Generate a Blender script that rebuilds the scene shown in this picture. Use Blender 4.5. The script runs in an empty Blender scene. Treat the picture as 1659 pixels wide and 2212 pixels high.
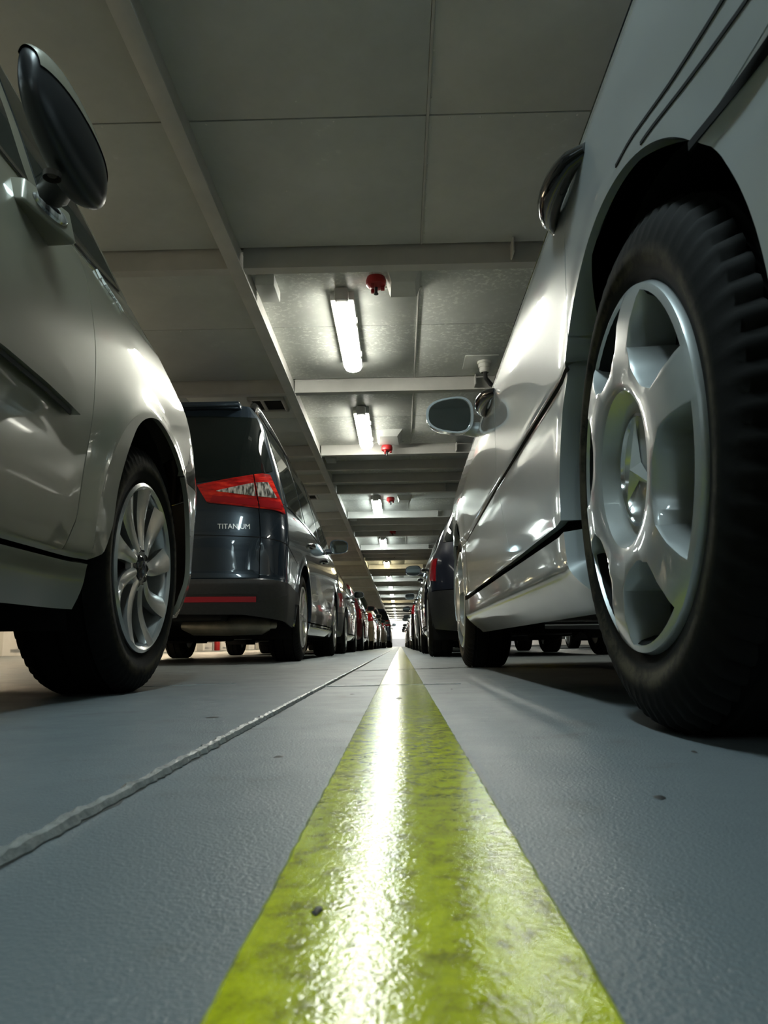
import bpy, bmesh, math, random
import numpy as np
from mathutils import Vector, Matrix

# ---------------------------------------------------------------- camera, world, exposure
scene = bpy.context.scene
COL = scene.collection
IMG_W, IMG_H, FOCAL = 1659.0, 2212.0, 1680.0
EYE = 0.105
cam_data = bpy.data.cameras.new('camera')
cam = bpy.data.objects.new('camera', cam_data)
COL.objects.link(cam)
cam_data.sensor_fit = 'VERTICAL'
cam_data.sensor_height = 24.0
cam_data.lens = FOCAL/IMG_H*24.0
cam_data.clip_start = 0.01
_v = Vector((865 - IMG_W/2, -(1394 - IMG_H/2), FOCAL)).normalized()      # deck axis seen in camera axes (right, up, forward)
_a = math.radians(1.0)
_z = Vector((-math.sin(_a), math.cos(_a), 0)); _z = (_z - _v*_z.dot(_v)).normalized()
_x = _z.cross(_v)
if _x.x < 0: _x = -_x
right = Vector((_x[0], _v[0], _z[0])); up = Vector((_x[1], _v[1], _z[1])); fwd = Vector((_x[2], _v[2], _z[2]))
_m = Matrix((right, up, -fwd)).transposed().to_4x4()
_m.translation = Vector((0, 0, EYE))
cam.matrix_world = _m
cam_data.dof.use_dof = True
cam_data.dof.focus_distance = 4.5
cam_data.dof.aperture_fstop = 14.0
scene.camera = cam

world = bpy.data.worlds.new('deck_world')
scene.world = world
world.use_nodes = True
world.node_tree.nodes['Background'].inputs[0].default_value = (0.02, 0.022, 0.022, 1)
world.node_tree.nodes['Background'].inputs[1].default_value = 0.3

scene.view_settings.view_transform = 'Standard'
scene.view_settings.look = 'None'
scene.view_settings.exposure = 1.1
scene.view_settings.gamma = 1.0
scene.view_settings.use_curve_mapping = False
LAMP = 26.0            # radiance of the lamp covers

random.seed(11)

# ---------------------------------------------------------------- curve and surface maths
PI = math.pi

def spline(tab):
    """monotone cubic through (t, v) pairs"""
    x = np.array([p[0] for p in tab], float); y = np.array([p[1] for p in tab], float)
    h = np.diff(x); d = np.diff(y) / h
    m = np.zeros(len(x)); m[0] = d[0]; m[-1] = d[-1]
    for i in range(1, len(x) - 1):
        if d[i-1] * d[i] > 0:
            w1 = 2*h[i] + h[i-1]; w2 = h[i] + 2*h[i-1]
            m[i] = (w1 + w2) / (w1/d[i-1] + w2/d[i])
    def f(t):
        t = np.clip(np.asarray(t, float), x[0], x[-1])
        i = np.clip(np.searchsorted(x, t) - 1, 0, len(h) - 1)
        u = (t - x[i]) / h[i]
        return ((2*u**3 - 3*u**2 + 1)*y[i] + (u**3 - 2*u**2 + u)*h[i]*m[i]
                + (-2*u**3 + 3*u**2)*y[i+1] + (u**3 - u**2)*h[i]*m[i+1])
    return f

class Shape:
    """car skin: point(s, z) gives the right-hand side; s is y along the flank and runs on round both ends"""
    def __init__(self, hw, wb, fo, ro, inset, tail, nose, lf=.55, lr=.42, nf=2.5, nr=3.0, plan=.025,
                 R=.37, rt=.31, flare=.012, zc=None):
        self.hw, self.wb, self.R, self.rt, self.flare = hw, wb, R, rt, flare
        self.zc = zc if zc else rt
        self.yf, self.yr = wb/2 + fo, -wb/2 - ro
        self.inset, self.tail, self.nose = spline(inset), spline(tail), spline(nose)
        self.lf, self.lr, self.nf, self.nr, self.plan = lf, lr, nf, nr, plan
        self.yfc, self.yrc = self.yf - lf, self.yr + lr
        self.qf, self.cf = self.corner(hw, lf, nf); self.qr, self.cr = self.corner(hw, lr, nr)
        self.sf, self.sr = self.yfc + self.qf, self.yrc - self.qr
    @staticmethod
    def corner(hw, l, n):
        a = np.linspace(0, 1, 1500)**2*PI/4; a = np.r_[a, (PI/2 - a)[::-1][1:]]
        cx, cy = np.cos(a)**(2/n), np.sin(a)**(2/n); cx[-1] = 0
        d = np.r_[0, np.cumsum(np.hypot(np.diff(cx)*hw, np.diff(cy)*l))]
        return d[-1], (d, cx, cy)
    def point(self, s, z):
        s = np.asarray(s, float); z = np.asarray(z, float)
        w = self.hw - self.inset(z)
        yy = np.clip(s, self.yrc, self.yfc)
        w = w - self.plan*np.clip(yy/(self.wb/2), -1.6, 1.6)**2
        for yc in (-self.wb/2, self.wb/2):
            d = np.hypot(s - yc, z - self.zc) - self.R
            w = w + self.flare*np.exp(-(np.clip(d, 0, 9)/.045)**2)*(z > .12)
        df = np.clip(s - self.yfc, 0, self.qf); dr = np.clip(self.yrc - s, 0, self.qr)
        x = w*np.interp(df, self.cf[0], self.cf[1])*np.interp(dr, self.cr[0], self.cr[1])
        y = yy + (self.lf - self.nose(z))*np.interp(df, self.cf[0], self.cf[2]) - (self.lr - self.tail(z))*np.interp(dr, self.cr[0], self.cr[2])
        return np.stack([x, y, z + 0*x], -1)
    def normal(self, s, z, e=.004):
        ds = self.point(np.asarray(s)+e, z) - self.point(np.asarray(s)-e, z)
        dz = self.point(s, np.asarray(z)+e) - self.point(s, np.asarray(z)-e)
        n = np.cross(ds, dz)
        return n/np.maximum(np.linalg.norm(n, axis=-1, keepdims=True), 1e-9)

def resample(pts, n):
    p = np.array(pts, float)
    d = np.r_[0, np.cumsum(np.hypot(*np.diff(p, axis=0).T))]
    if d[-1] < 1e-9: return np.repeat(p[:1], n, 0)
    t = np.linspace(0, d[-1], n)
    return np.stack([np.interp(t, d, p[:, k]) for k in range(p.shape[1])], -1)

def arc(yc, zc, r, a0, a1, n=28):
    return [(yc + r*math.cos(math.radians(a0 + (a1-a0)*i/(n-1))), zc + r*math.sin(math.radians(a0 + (a1-a0)*i/(n-1)))) for i in range(n)]

def coons(B, T, L, R, nu, nv, gap=(0, 0, 0, 0)):
    """gap: metres trimmed off at left, right, bottom, top"""
    m = 80
    b, t, l, r = resample(B, m), resample(T, m), resample(L, m), resample(R, m)
    lu = max(np.hypot(*np.diff(b, axis=0).T).sum(), np.hypot(*np.diff(t, axis=0).T).sum(), .02)
    lv = max(np.hypot(*np.diff(l, axis=0).T).sum(), np.hypot(*np.diff(r, axis=0).T).sum(), .02)
    u = np.linspace(gap[0]/lu, 1 - gap[1]/lu, nu); v = np.linspace(gap[2]/lv, 1 - gap[3]/lv, nv)
    g = np.linspace(0, 1, m)
    ev = lambda c, q: np.stack([np.interp(q, g, c[:, k]) for k in (0, 1)], -1)
    bu, tu, lw, rw = ev(b, u), ev(t, u), ev(l, v), ev(r, v)
    U, V = u[None, :, None], v[:, None, None]
    return ((1-V)*bu[None] + V*tu[None] + (1-U)*lw[:, None] + U*rw[:, None]
            - ((1-U)*(1-V)*b[0] + U*(1-V)*b[-1] + (1-U)*V*t[0] + U*V*t[-1]))

# ---------------------------------------------------------------- materials
def newmat(name):
    m = bpy.data.materials.new(name); m.use_nodes = True
    nt = m.node_tree
    return m, nt, nt.nodes['Principled BSDF']

def setp(b, **kw):
    names = {'base': 'Base Color', 'rough': 'Roughness', 'metal': 'Metallic', 'coat': 'Coat Weight', 'coatr': 'Coat Roughness',
             'spec': 'Specular IOR Level', 'trans': 'Transmission Weight', 'ior': 'IOR', 'emit': 'Emission Color', 'estr': 'Emission Strength'}
    for k, v in kw.items():
        if k in ('base', 'emit'): v = (v[0], v[1], v[2], 1)
        b.inputs[names[k]].default_value = v

def nz(nt, scale, detail=4, rough=.6, coord='Object', stretch=None):
    tc = nt.nodes.new('ShaderNodeTexCoord'); t = nt.nodes.new('ShaderNodeTexNoise')
    t.inputs['Scale'].default_value = scale; t.inputs['Detail'].default_value = detail; t.inputs['Roughness'].default_value = rough
    if stretch:
        mp = nt.nodes.new('ShaderNodeMapping'); mp.inputs['Scale'].default_value = stretch
        nt.links.new(tc.outputs[coord], mp.inputs[0]); nt.links.new(mp.outputs[0], t.inputs['Vector'])
    else:
        nt.links.new(tc.outputs[coord], t.inputs['Vector'])
    return t.outputs['Fac']

def ramp(nt, fac, stops):
    r = nt.nodes.new('ShaderNodeValToRGB')
    while len(r.color_ramp.elements) < len(stops): r.color_ramp.elements.new(.5)
    for e, (p, c) in zip(r.color_ramp.elements, stops):
        e.position = p; e.color = (c[0], c[1], c[2], 1) if isinstance(c, (tuple, list)) else (c, c, c, 1)
    nt.links.new(fac, r.inputs[0])
    return r.outputs[0]

def mixc(nt, fac, a, b):
    m = nt.nodes.new('ShaderNodeMix'); m.data_type = 'RGBA'
    nt.links.new(fac, m.inputs['Factor'])
    for sock, v in ((m.inputs[6], a), (m.inputs[7], b)):
        if isinstance(v, (tuple, list)): sock.default_value = (v[0], v[1], v[2], 1)
        else: nt.links.new(v, sock)
    return m.outputs[2]

def bump(nt, b, fac, strength, dist):
    n = nt.nodes.new('ShaderNodeBump'); n.inputs['Strength'].default_value = strength; n.inputs['Distance'].default_value = dist
    nt.links.new(fac, n.inputs['Height']); nt.links.new(n.outputs[0], b.inputs['Normal'])
    return n

def plain(name, base, rough=.5, metal=0., **kw):
    m, nt, b = newmat(name); setp(b, base=base, rough=rough, metal=metal, **kw)
    return m

def grainy(name, c1, c2, scale, rough=.5, metal=0., bs=0., bd=.001, r2=None, bscale=None, **kw):
    m, nt, b = newmat(name); setp(b, rough=rough, metal=metal, **kw)
    f = nz(nt, scale)
    nt.links.new(ramp(nt, f, [(.32, c1), (.68, c2)]), b.inputs['Base Color'])
    if r2 is not None: nt.links.new(ramp(nt, f, [(.3, rough), (.7, r2)]), b.inputs['Roughness'])
    if bs: bump(nt, b, nz(nt, bscale or scale*3), bs, bd)
    return m

def paint(name, c, metal=.55, rough=.32):
    m, nt, b = newmat(name)
    setp(b, metal=metal, rough=rough, coat=1.0, coatr=.035)
    f = nz(nt, 3.0, 3)
    nt.links.new(ramp(nt, f, [(.3, [v*.93 for v in c]), (.7, c)]), b.inputs['Base Color'])
    return m

M = {}
m, nt, b = newmat('tyre_rubber'); setp(b, rough=.8, spec=.14)
tc = nt.nodes.new('ShaderNodeTexCoord'); sx = nt.nodes.new('ShaderNodeSeparateXYZ'); nt.links.new(tc.outputs['Object'], sx.inputs[0])
vm = nt.nodes.new('ShaderNodeVectorMath'); vm.operation = 'MULTIPLY'; vm.inputs[1].default_value = (0, 1, 1); nt.links.new(tc.outputs['Object'], vm.inputs[0])
ln = nt.nodes.new('ShaderNodeVectorMath'); ln.operation = 'LENGTH'; nt.links.new(vm.outputs[0], ln.inputs[0])
band = ramp(nt, ln.outputs['Value'], [(.243, 0.), (.250, 1.), (.262, .8), (.272, 0.)])
side = ramp(nt, sx.outputs['X'], [(.085, 0.), (.095, 1.)])
dm = nt.nodes.new('ShaderNodeMath'); dm.operation = 'MULTIPLY'; nt.links.new(band, dm.inputs[0]); nt.links.new(side, dm.inputs[1])
dn = nt.nodes.new('ShaderNodeMath'); dn.operation = 'MULTIPLY'; nt.links.new(dm.outputs[0], dn.inputs[0]); nt.links.new(ramp(nt, nz(nt, 22, 4, .7), [(.38, .1), (.6, 1.)]), dn.inputs[1])
rub = ramp(nt, nz(nt, 14), [(.32, (.0035, .0035, .0033)), (.68, (.007, .0066, .006))])
nt.links.new(mixc(nt, dn.outputs[0], rub, (.060, .050, .032)), b.inputs['Base Color'])
bump(nt, b, nz(nt, 90), .15, .002)
M['tyre'] = m
M['liner'] = plain('black_liner', (.006, .006, .006), .85, spec=.2)
M['under'] = grainy('underbody_black', (.008, .008, .008), (.016, .015, .013), 9, .75, spec=.25)
M['blackplastic'] = grainy('black_plastic', (.013, .014, .015), (.02, .021, .022), 60, .5, bs=.08, bd=.001)
M['glossblack'] = plain('gloss_black', (.008, .008, .009), .12, coat=.6)
M['satinblack'] = plain('satin_black', (.012, .013, .015), .34)
M['glass'] = plain('dark_tinted_glass', (.006, .009, .009), .03, spec=.42)
M['mirror'] = plain('mirror_glass', (.34, .38, .39), .03, metal=1.)
M['chrome'] = plain('chrome', (.75, .75, .73), .12, metal=1.)
M['badge'] = plain('bright_badge_metal', (.85, .85, .82), .25, metal=.25)
M['alloy'] = grainy('silver_alloy', (.50, .50, .49), (.60, .60, .585), 20, .28, metal=.75, coat=.8)
M['hubsilver'] = grainy('silver_wheel_cover', (.42, .44, .44), (.50, .52, .52), 9, .34, metal=.5, coat=.9)
M['disc'] = plain('brake_iron', (.10, .085, .075), .55, metal=.7)
m, nt, b = newmat('red_lens'); setp(b, rough=.12, coat=1., coatr=.02)
nt.links.new(ramp(nt, nz(nt, 1., 3, .6, stretch=(9, 9, 46)), [(.35, (.17, .003, .004)), (.55, (.40, .009, .008)), (.68, (.62, .03, .012))]), b.inputs['Base Color'])
M['redlens'] = m
M['reddark'] = plain('red_lens_lower', (.25, .005, .009), .1, coat=1., coatr=.03)
M['redplast'] = plain('red_reflector', (.33, .012, .022), .3)
m, nt, b = newmat('clear_ribbed_lens'); setp(b, rough=.12, metal=.6, coat=1.)
nt.links.new(ramp(nt, nz(nt, 1., 2, .5, stretch=(70, 70, 6)), [(.38, (.10, .10, .10)), (.50, (.5, .5, .48)), (.62, (.9, .9, .86))]), b.inputs['Base Color'])
M['clearlens'] = m
M['amber'] = plain('amber_lens', (.6, .18, .01), .1, coat=1.)
M['plate_y'] = plain('yellow_plate', (.62, .47, .02), .4)
M['plate_w'] = plain('white_plate', (.7, .7, .68), .4)
M['muffler'] = grainy('muffler_steel', (.16, .15, .12), (.30, .28, .22), 8, .4, metal=.6)
M['redpaint'] = plain('red_paint', (.36, .014, .016), .38)
M['whiteplast'] = plain('white_plastic', (.62, .62, .58), .45)

# deck steel, blue-grey anti-slip paint
m, nt, b = newmat('deck_paint')
f1 = nz(nt, .9, 6, .65); f2 = nz(nt, 60, 3, .7); f3 = nz(nt, 7, 5, .7)
c = ramp(nt, f1, [(.3, (.118, .140, .149)), (.7, (.160, .184, .194))])
c = mixc(nt, ramp(nt, f3, [(.30, 1.), (.42, 0.)]), c, (.11, .118, .112))
c = mixc(nt, ramp(nt, f2, [(.64, 0.), (.74, .5)]), c, (.30, .31, .30))
nt.links.new(c, b.inputs['Base Color'])
nt.links.new(ramp(nt, f3, [(.3, .46), (.7, .34)]), b.inputs['Roughness'])
bump(nt, b, nz(nt, 340, 2, .7), .6, .0016)
M['deck'] = m
# yellow lane paint
m, nt, b = newmat('yellow_lane_paint')
f1 = nz(nt, 62, 5, .72, stretch=(1., .7, 1.)); f2 = nz(nt, 7, 6, .7)
c = ramp(nt, f1, [(.36, (.24, .235, .014)), (.47, (.44, .46, .010)), (.6, (.56, .595, .010))])
c = mixc(nt, ramp(nt, f2, [(.50, 0.), (.68, .7)]), c, (.27, .27, .05))
nt.links.new(c, b.inputs['Base Color'])
setp(b, rough=.13, spec=.24)
mm = nt.nodes.new('ShaderNodeMath'); mm.operation = 'ADD'
nt.links.new(nz(nt, 300, 2, .6), mm.inputs[0]); mm.inputs[1].default_value = 0
bump(nt, b, mm.outputs[0], .14, .0022)
M['yellow'] = m
M['weld'] = grainy('painted_weld', (.17, .18, .175), (.30, .31, .295), 60, .24, bs=.5, bd=.003, bscale=140)
M['weld_edge'] = grainy('weld_dark_edge', (.03, .032, .03), (.06, .062, .058), 40, .6)
M['oil'] = plain('oil_black', (.012, .012, .012), .5)
# galvanised ceiling sheet
def galv(name, c1, c2, met=.0, w=(.62, .72)):
    m, nt, b = newmat(name)
    f1 = nz(nt, 2.2, 6, .7); f2 = nz(nt, 34, 4, .65); f3 = nz(nt, 1.1, 4, .7)
    c = ramp(nt, f1, [(.3, c1), (.7, c2)])
    spot = nt.nodes.new('ShaderNodeMath'); spot.operation = 'MULTIPLY'
    nt.links.new(ramp(nt, f2, [(.52, 0.), (.62, 1.)]), spot.inputs[0]); nt.links.new(ramp(nt, f3, [(w[0], 0.), (w[1], 1.)]), spot.inputs[1])
    c = mixc(nt, spot.outputs[0], c, [min(.9, v*1.35) for v in c2])
    nt.links.new(c, b.inputs['Base Color'])
    setp(b, metal=met)
    nt.links.new(ramp(nt, spot.outputs[0], [(0., .50), (1., .30)]), b.inputs['Roughness'])
    bump(nt, b, nz(nt, 3.2, 3, .5), .12, .02)
    setp(b, spec=.7)
    return m
M['sheet'] = galv('galvanised_sheet', (.52, .54, .515), (.62, .64, .61))
M['sheet_worn'] = galv('spangled_galvanised_sheet', (.49, .51, .485), (.60, .62, .585), w=(.42, .58))
M['beam'] = grainy('grey_painted_steel', (.48, .48, .455), (.57, .565, .535), 3.5, .45, bs=.06, bd=.004)
M['slab'] = grainy('ceiling_plate', (.20, .20, .19), (.26, .26, .25), 2, .6)
M['bulk'] = grainy('white_bulkhead', (.62, .61, .58), (.72, .71, .68), 1.4, .5)
M['bulk_grey'] = grainy('grey_bulkhead', (.25, .255, .27), (.32, .32, .335), 1.4, .55)
M['rivet'] = plain('zinc_rivet', (.75, .76, .72), .3, metal=.5)
M['lampbody'] = plain('lamp_housing_grey', (.55, .55, .53), .5)
def emitter(name, col, s):
    m, nt, b = newmat(name); setp(b, base=(.8, .8, .78), rough=.4, emit=col, estr=s)
    return m
M['glow_cool'] = emitter('lamp_cover_cool', (.90, 1.0, .95), LAMP)
M['glow_neutral'] = emitter('lamp_cover_neutral', (1.0, .985, .86), LAMP)
M['glow_warm'] = emitter('lamp_cover_warm', (1.0, .86, .52), LAMP)
M['glow_amber'] = emitter('lamp_cover_left_lane', (1.0, .80, .54), LAMP*4.0)
M['glow_day'] = emitter('lamp_cover_blueish', (.74, .95, 1.0), LAMP)
M['glow_added_wash'] = emitter('added_wash_lamp_cover', (1.0, .98, .92), LAMP*4.0)  # for the lamps added to brighten the far bulkhead

# ---------------------------------------------------------------- mesh helpers
def link(o, parent=None):
    COL.objects.link(o)
    if parent is not None: o.parent = parent
    return o

def mesh_of(name, verts, faces, mat, angle=38, smooth=True):
    me = bpy.data.meshes.new(name)
    me.from_pydata([tuple(map(float, v)) for v in verts], [], [tuple(map(int, f)) for f in faces])
    me.update()
    if smooth:
        me.shade_smooth(); me.set_sharp_from_angle(angle=math.radians(angle))
    if mat is not None: me.materials.append(mat)
    return me

def obj(name, me, parent=None, loc=None, rot=None):
    o = bpy.data.objects.new(name, me)
    if loc is not None: o.location = loc
    if rot is not None: o.rotation_euler = rot
    return link(o, parent)

def tag(o, label, cat, group=None):
    o['label'] = label; o['category'] = cat
    if group: o['group'] = group
    return o

def struct(o):
    o['kind'] = 'structure'
    return o

def empty(name, loc=(0, 0, 0)):
    o = bpy.data.objects.new(name, None); o.location = loc; o.empty_display_size = .1
    return link(o)

class MB:
    """collects shapes for one mesh"""
    def __init__(self): self.v, self.f = [], []
    def add(self, v, f):
        n = len(self.v); self.v += [tuple(p) for p in v]; self.f += [tuple(i + n for i in q) for q in f]; return self
    def box(self, c, s, bev=0.):
        x, y, z = [d/2 for d in s]
        if bev <= 0:
            v = [(c[0]+i*x, c[1]+j*y, c[2]+k*z) for k in (-1, 1) for j in (-1, 1) for i in (-1, 1)]
            return self.add(v, [(0, 2, 3, 1), (4, 5, 7, 6), (0, 1, 5, 4), (2, 6, 7, 3), (0, 4, 6, 2), (1, 3, 7, 5)])
        bm = bmesh.new(); bmesh.ops.create_cube(bm, size=1)
        for q in bm.verts: q.co = Vector((q.co.x*s[0], q.co.y*s[1], q.co.z*s[2])) + Vector(c)
        bmesh.ops.bevel(bm, geom=bm.edges[:], offset=bev, segments=2, affect='EDGES', profile=.5)
        bm.verts.index_update()
        self.add([q.co[:] for q in bm.verts], [[q.index for q in f.verts] for f in bm.faces]); bm.free(); return self
    def tube(self, pts, r, n=8, cap=True):
        pts = [Vector(p) for p in pts]; rr = r if isinstance(r, (list, tuple)) else [r]*len(pts)
        v, f = [], []; ref = Vector((0, 0, 1))
        for i, p in enumerate(pts):
            t = (pts[min(i+1, len(pts)-1)] - pts[max(i-1, 0)]).normalized()
            a = t.cross(ref if abs(t.dot(ref)) < .95 else Vector((1, 0, 0))).normalized(); b = t.cross(a)
            for k in range(n):
                q = 2*math.pi*k/n; v.append(p + (a*math.cos(q) + b*math.sin(q))*rr[i])
        for i in range(len(pts)-1):
            for k in range(n): f.append((i*n+k, i*n+(k+1) % n, (i+1)*n+(k+1) % n, (i+1)*n+k))
        if cap: f += [tuple(range(n))[::-1], tuple(range((len(pts)-1)*n, len(pts)*n))]
        return self.add(v, f)
    def lathe(self, prof, n=32, axis='x', closed=False):
        """prof: (along, radius)"""
        v, f = [], []
        for a, r in prof:
            for k in range(n):
                q = 2*math.pi*k/n; c_, s_ = r*math.cos(q), r*math.sin(q)
                v.append((a, c_, s_) if axis == 'x' else (c_, s_, a))
        m = len(prof)
        for i in range(m if closed else m-1):
            for k in range(n):
                j = (i+1) % m; f.append((i*n+k, i*n+(k+1) % n, j*n+(k+1) % n, j*n+k))
        return self.add(v, f)
    def mesh(self, name, mat, angle=38, smooth=True, fix=True):
        me = mesh_of(name, self.v, self.f, mat, angle, smooth)
        if fix:
            bm = bmesh.new(); bm.from_mesh(me); bmesh.ops.recalc_face_normals(bm, faces=bm.faces[:]); bm.to_mesh(me); bm.free()
            if smooth: me.set_sharp_from_angle(angle=math.radians(angle))
        return me
    def build(self, name, mat, parent=None, loc=None, rot=None, angle=38, smooth=True):
        return obj(name, self.mesh(name, mat, angle, smooth), parent, loc, rot)

def evaluated(o):
    dg = bpy.context.evaluated_depsgraph_get(); dg.update()
    return bpy.data.meshes.new_from_object(o.evaluated_get(dg))

def boolean_cut(me, cutter, name, mat):
    a = bpy.data.objects.new('tmp_a', me); b = bpy.data.objects.new('tmp_b', cutter); COL.objects.link(a); COL.objects.link(b)
    md = a.modifiers.new('cut', 'BOOLEAN'); md.object = b; md.operation = 'DIFFERENCE'; md.solver = 'EXACT'
    bv = a.modifiers.new('edge', 'BEVEL'); bv.width = .0014; bv.segments = 2; bv.limit_method = 'ANGLE'; bv.angle_limit = math.radians(38)
    r = evaluated(a); r.name = name
    bpy.data.objects.remove(a); bpy.data.objects.remove(b)
    r.materials.clear(); r.materials.append(mat)
    r.shade_smooth(); r.set_sharp_from_angle(angle=math.radians(32))
    return r

def text_mesh(body, size, depth):
    cu = bpy.data.curves.new('lettering', 'FONT'); cu.body = body; cu.size = size; cu.extrude = depth; cu.align_x = 'CENTER'
    o = bpy.data.objects.new('tmp_text', cu); COL.objects.link(o)
    me = evaluated(o); bpy.data.objects.remove(o)
    return me

# ---------------------------------------------------------------- car skin panels
def patch(name, S, sg, B, T, L, R, nu, nv, mat, parent, off=0., thick=.014, gap=(.0022,)*4, lip=None):
    g = coons(B, T, L, R, nu, nv, gap)
    s, z = g[..., 0], g[..., 1]
    N = S.normal(s, z); P = S.point(s, z) + N*off
    th = np.full(s.shape, thick) if lip is None else lip(s, z, thick)
    Q = P - N*th[..., None]
    P = P*[sg, 1, 1]; Q = Q*[sg, 1, 1]
    idx = np.arange(nu*nv).reshape(nv, nu)
    F = [(idx[j, i], idx[j, i+1], idx[j+1, i+1], idx[j+1, i]) for j in range(nv-1) for i in range(nu-1)]
    loop = list(idx[0, :]) + list(idx[1:, -1]) + list(idx[-1, -2::-1]) + list(idx[-2:0:-1, 0])
    V = list(P.reshape(-1, 3)); base = len(V); q = Q.reshape(-1, 3)
    V += [q[i] for i in loop]; n = len(loop)
    F += [(loop[k], base+k, base+(k+1) % n, loop[(k+1) % n]) for k in range(n)]
    # outward winding: (s, z) grid runs forward and up on the right-hand side
    c = P[nv//2, nu//2]; a = P[nv//2, min(nu//2+1, nu-1)] - P[nv//2, max(nu//2-1, 0)]; b_ = P[min(nv//2+1, nv-1), nu//2] - P[max(nv//2-1, 0), nu//2]
    n_ = np.cross(a, b_); want = N[nv//2, nu//2]*[sg, 1, 1]
    if n_ @ want < 0: F = [f[::-1] for f in F]
    return obj(name, mesh_of(name, V, F, mat), parent)

def wrap(name, S, B, T, L, R, nu, nv, mat, parent, off=0., thick=.014, gap=(.0022, 0, .0022, .0022), rear=True):
    """a panel running round the end of the car, mirrored about the centre line into one mesh"""
    g = coons(B, T, L, R, nu, nv, gap)
    s, z = g[..., 0], g[..., 1]; N = S.normal(s, z); P = S.point(s, z) + N*off; Q = P - N*thick
    if rear: P, Q = P[:, ::-1], Q[:, ::-1]; N = N[:, ::-1]     # now from flank to centre
    P2 = np.concatenate([P[:, :-1], P[:, ::-1]*[-1, 1, 1]], 1); Q2 = np.concatenate([Q[:, :-1], Q[:, ::-1]*[-1, 1, 1]], 1)
    k = P.shape[1]-1; P2[:, k, 0] = 0; Q2[:, k, 0] = 0
    w = P2.shape[1]; idx = np.arange(w*nv).reshape(nv, w)
    F = [(idx[j, i], idx[j, i+1], idx[j+1, i+1], idx[j+1, i]) for j in range(nv-1) for i in range(w-1)]
    loop = list(idx[0, :]) + list(idx[1:, -1]) + list(idx[-1, -2::-1]) + list(idx[-2:0:-1, 0])
    V = list(P2.reshape(-1, 3)); base = len(V); q = Q2.reshape(-1, 3); V += [q[i] for i in loop]; n = len(loop)
    F += [(loop[k], base+k, base+(k+1) % n, loop[(k+1) % n]) for k in range(n)]
    if not rear: F = [f[::-1] for f in F]
    if rear: F = [f[::-1] for f in F]
    me = mesh_of(name, V, F, mat)
    c = me.polygons[(nv-1)//2*(w-1) + (w-1)//2]
    if (c.normal.y > 0) == rear: me.flip_normals()
    return obj(name, me, parent)

def cross(name, edge, by, bz, nx, mat, parent, thick=.01):
    """skin spanning the car from an edge curve on the right to its mirror image"""
    E_ = np.array(edge, float); m = len(E_); u = np.linspace(1, -1, nx)
    by = np.broadcast_to(by, m); bz = np.broadcast_to(bz, m)
    V = [(E_[i, 0]*t, E_[i, 1] + by[i]*(1-t*t), E_[i, 2] + bz[i]*(1-t*t)) for i in range(m) for t in u]
    F = [(i*nx+k, i*nx+k+1, (i+1)*nx+k+1, (i+1)*nx+k) for i in range(m-1) for k in range(nx-1)]
    me = mesh_of(name, V, F, mat)
    if sum(p.normal.z for p in me.polygons) < 0: me.flip_normals()
    return obj(name, me, parent)

# ---------------------------------------------------------------- wheels
def tyre_mesh(name, r, w, rim, seg=66):
    """outer face towards +x; centre at the hub"""
    h = w/2
    prof = [(-h+.012, rim-.006), (-h, rim+.018), (-h-.004, rim+.05), (-h+.002, r-.03), (-h+.012, r-.012), (-h+.03, r-.002)]
    g = []
    for x0 in (-.3, 0., .3):
        x0 = x0*w; g += [(x0-.007, r), (x0-.005, r-.008), (x0+.005, r-.008), (x0+.007, r)]
    prof = prof + g + [(h-.03, r-.002), (h-.012, r-.012), (h-.002, r-.030), (h+.004, r-.052), (h+.0035, rim+.034), (h+.0005, rim+.031), (h-.001, rim+.016), (h-.004, rim+.012), (h-.012, rim-.006)]
    # keep along-order
    n = seg*3; v, f = [], []
    for i, (a, q) in enumerate(prof):
        for k in range(n):
            t = 2*math.pi*k/n; qq = q
            shoulder = (abs(a) > h-.034 and q > r-.032)
            if shoulder and k % 3 == 0: qq = q - (.007 if q > r-.015 else .003)
            v.append((a, qq*math.cos(t), qq*math.sin(t)))
    m = len(prof)
    for i in range(m-1):
        for k in range(n): f.append((i*n+k, i*n+(k+1) % n, (i+1)*n+(k+1) % n, (i+1)*n+k))
    mb = MB(); mb.add(v, f)
    return mb.mesh(name, M['tyre'], 50)

def barrel_mesh(rim, w, mat):
    h = w/2
    mb = MB(); mb.lathe([(h-.002, rim), (h+.002, rim-.004), (h-.004, rim-.010), (h-.02, rim-.016), (-h+.05, rim-.022), (-h+.045, .05), (-h+.02, .05), (-h+.02, rim-.004), (h-.010, rim-.002)], 64)
    return mb.mesh('rim_barrel', mat)

def disc_mesh(x):
    mb = MB(); mb.lathe([(x-.024, .03), (x-.024, .135), (x, .135), (x, .08), (x+.02, .078), (x+.02, .001)], 40)
    return mb.mesh('brake_disc', M['disc'])

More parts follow.
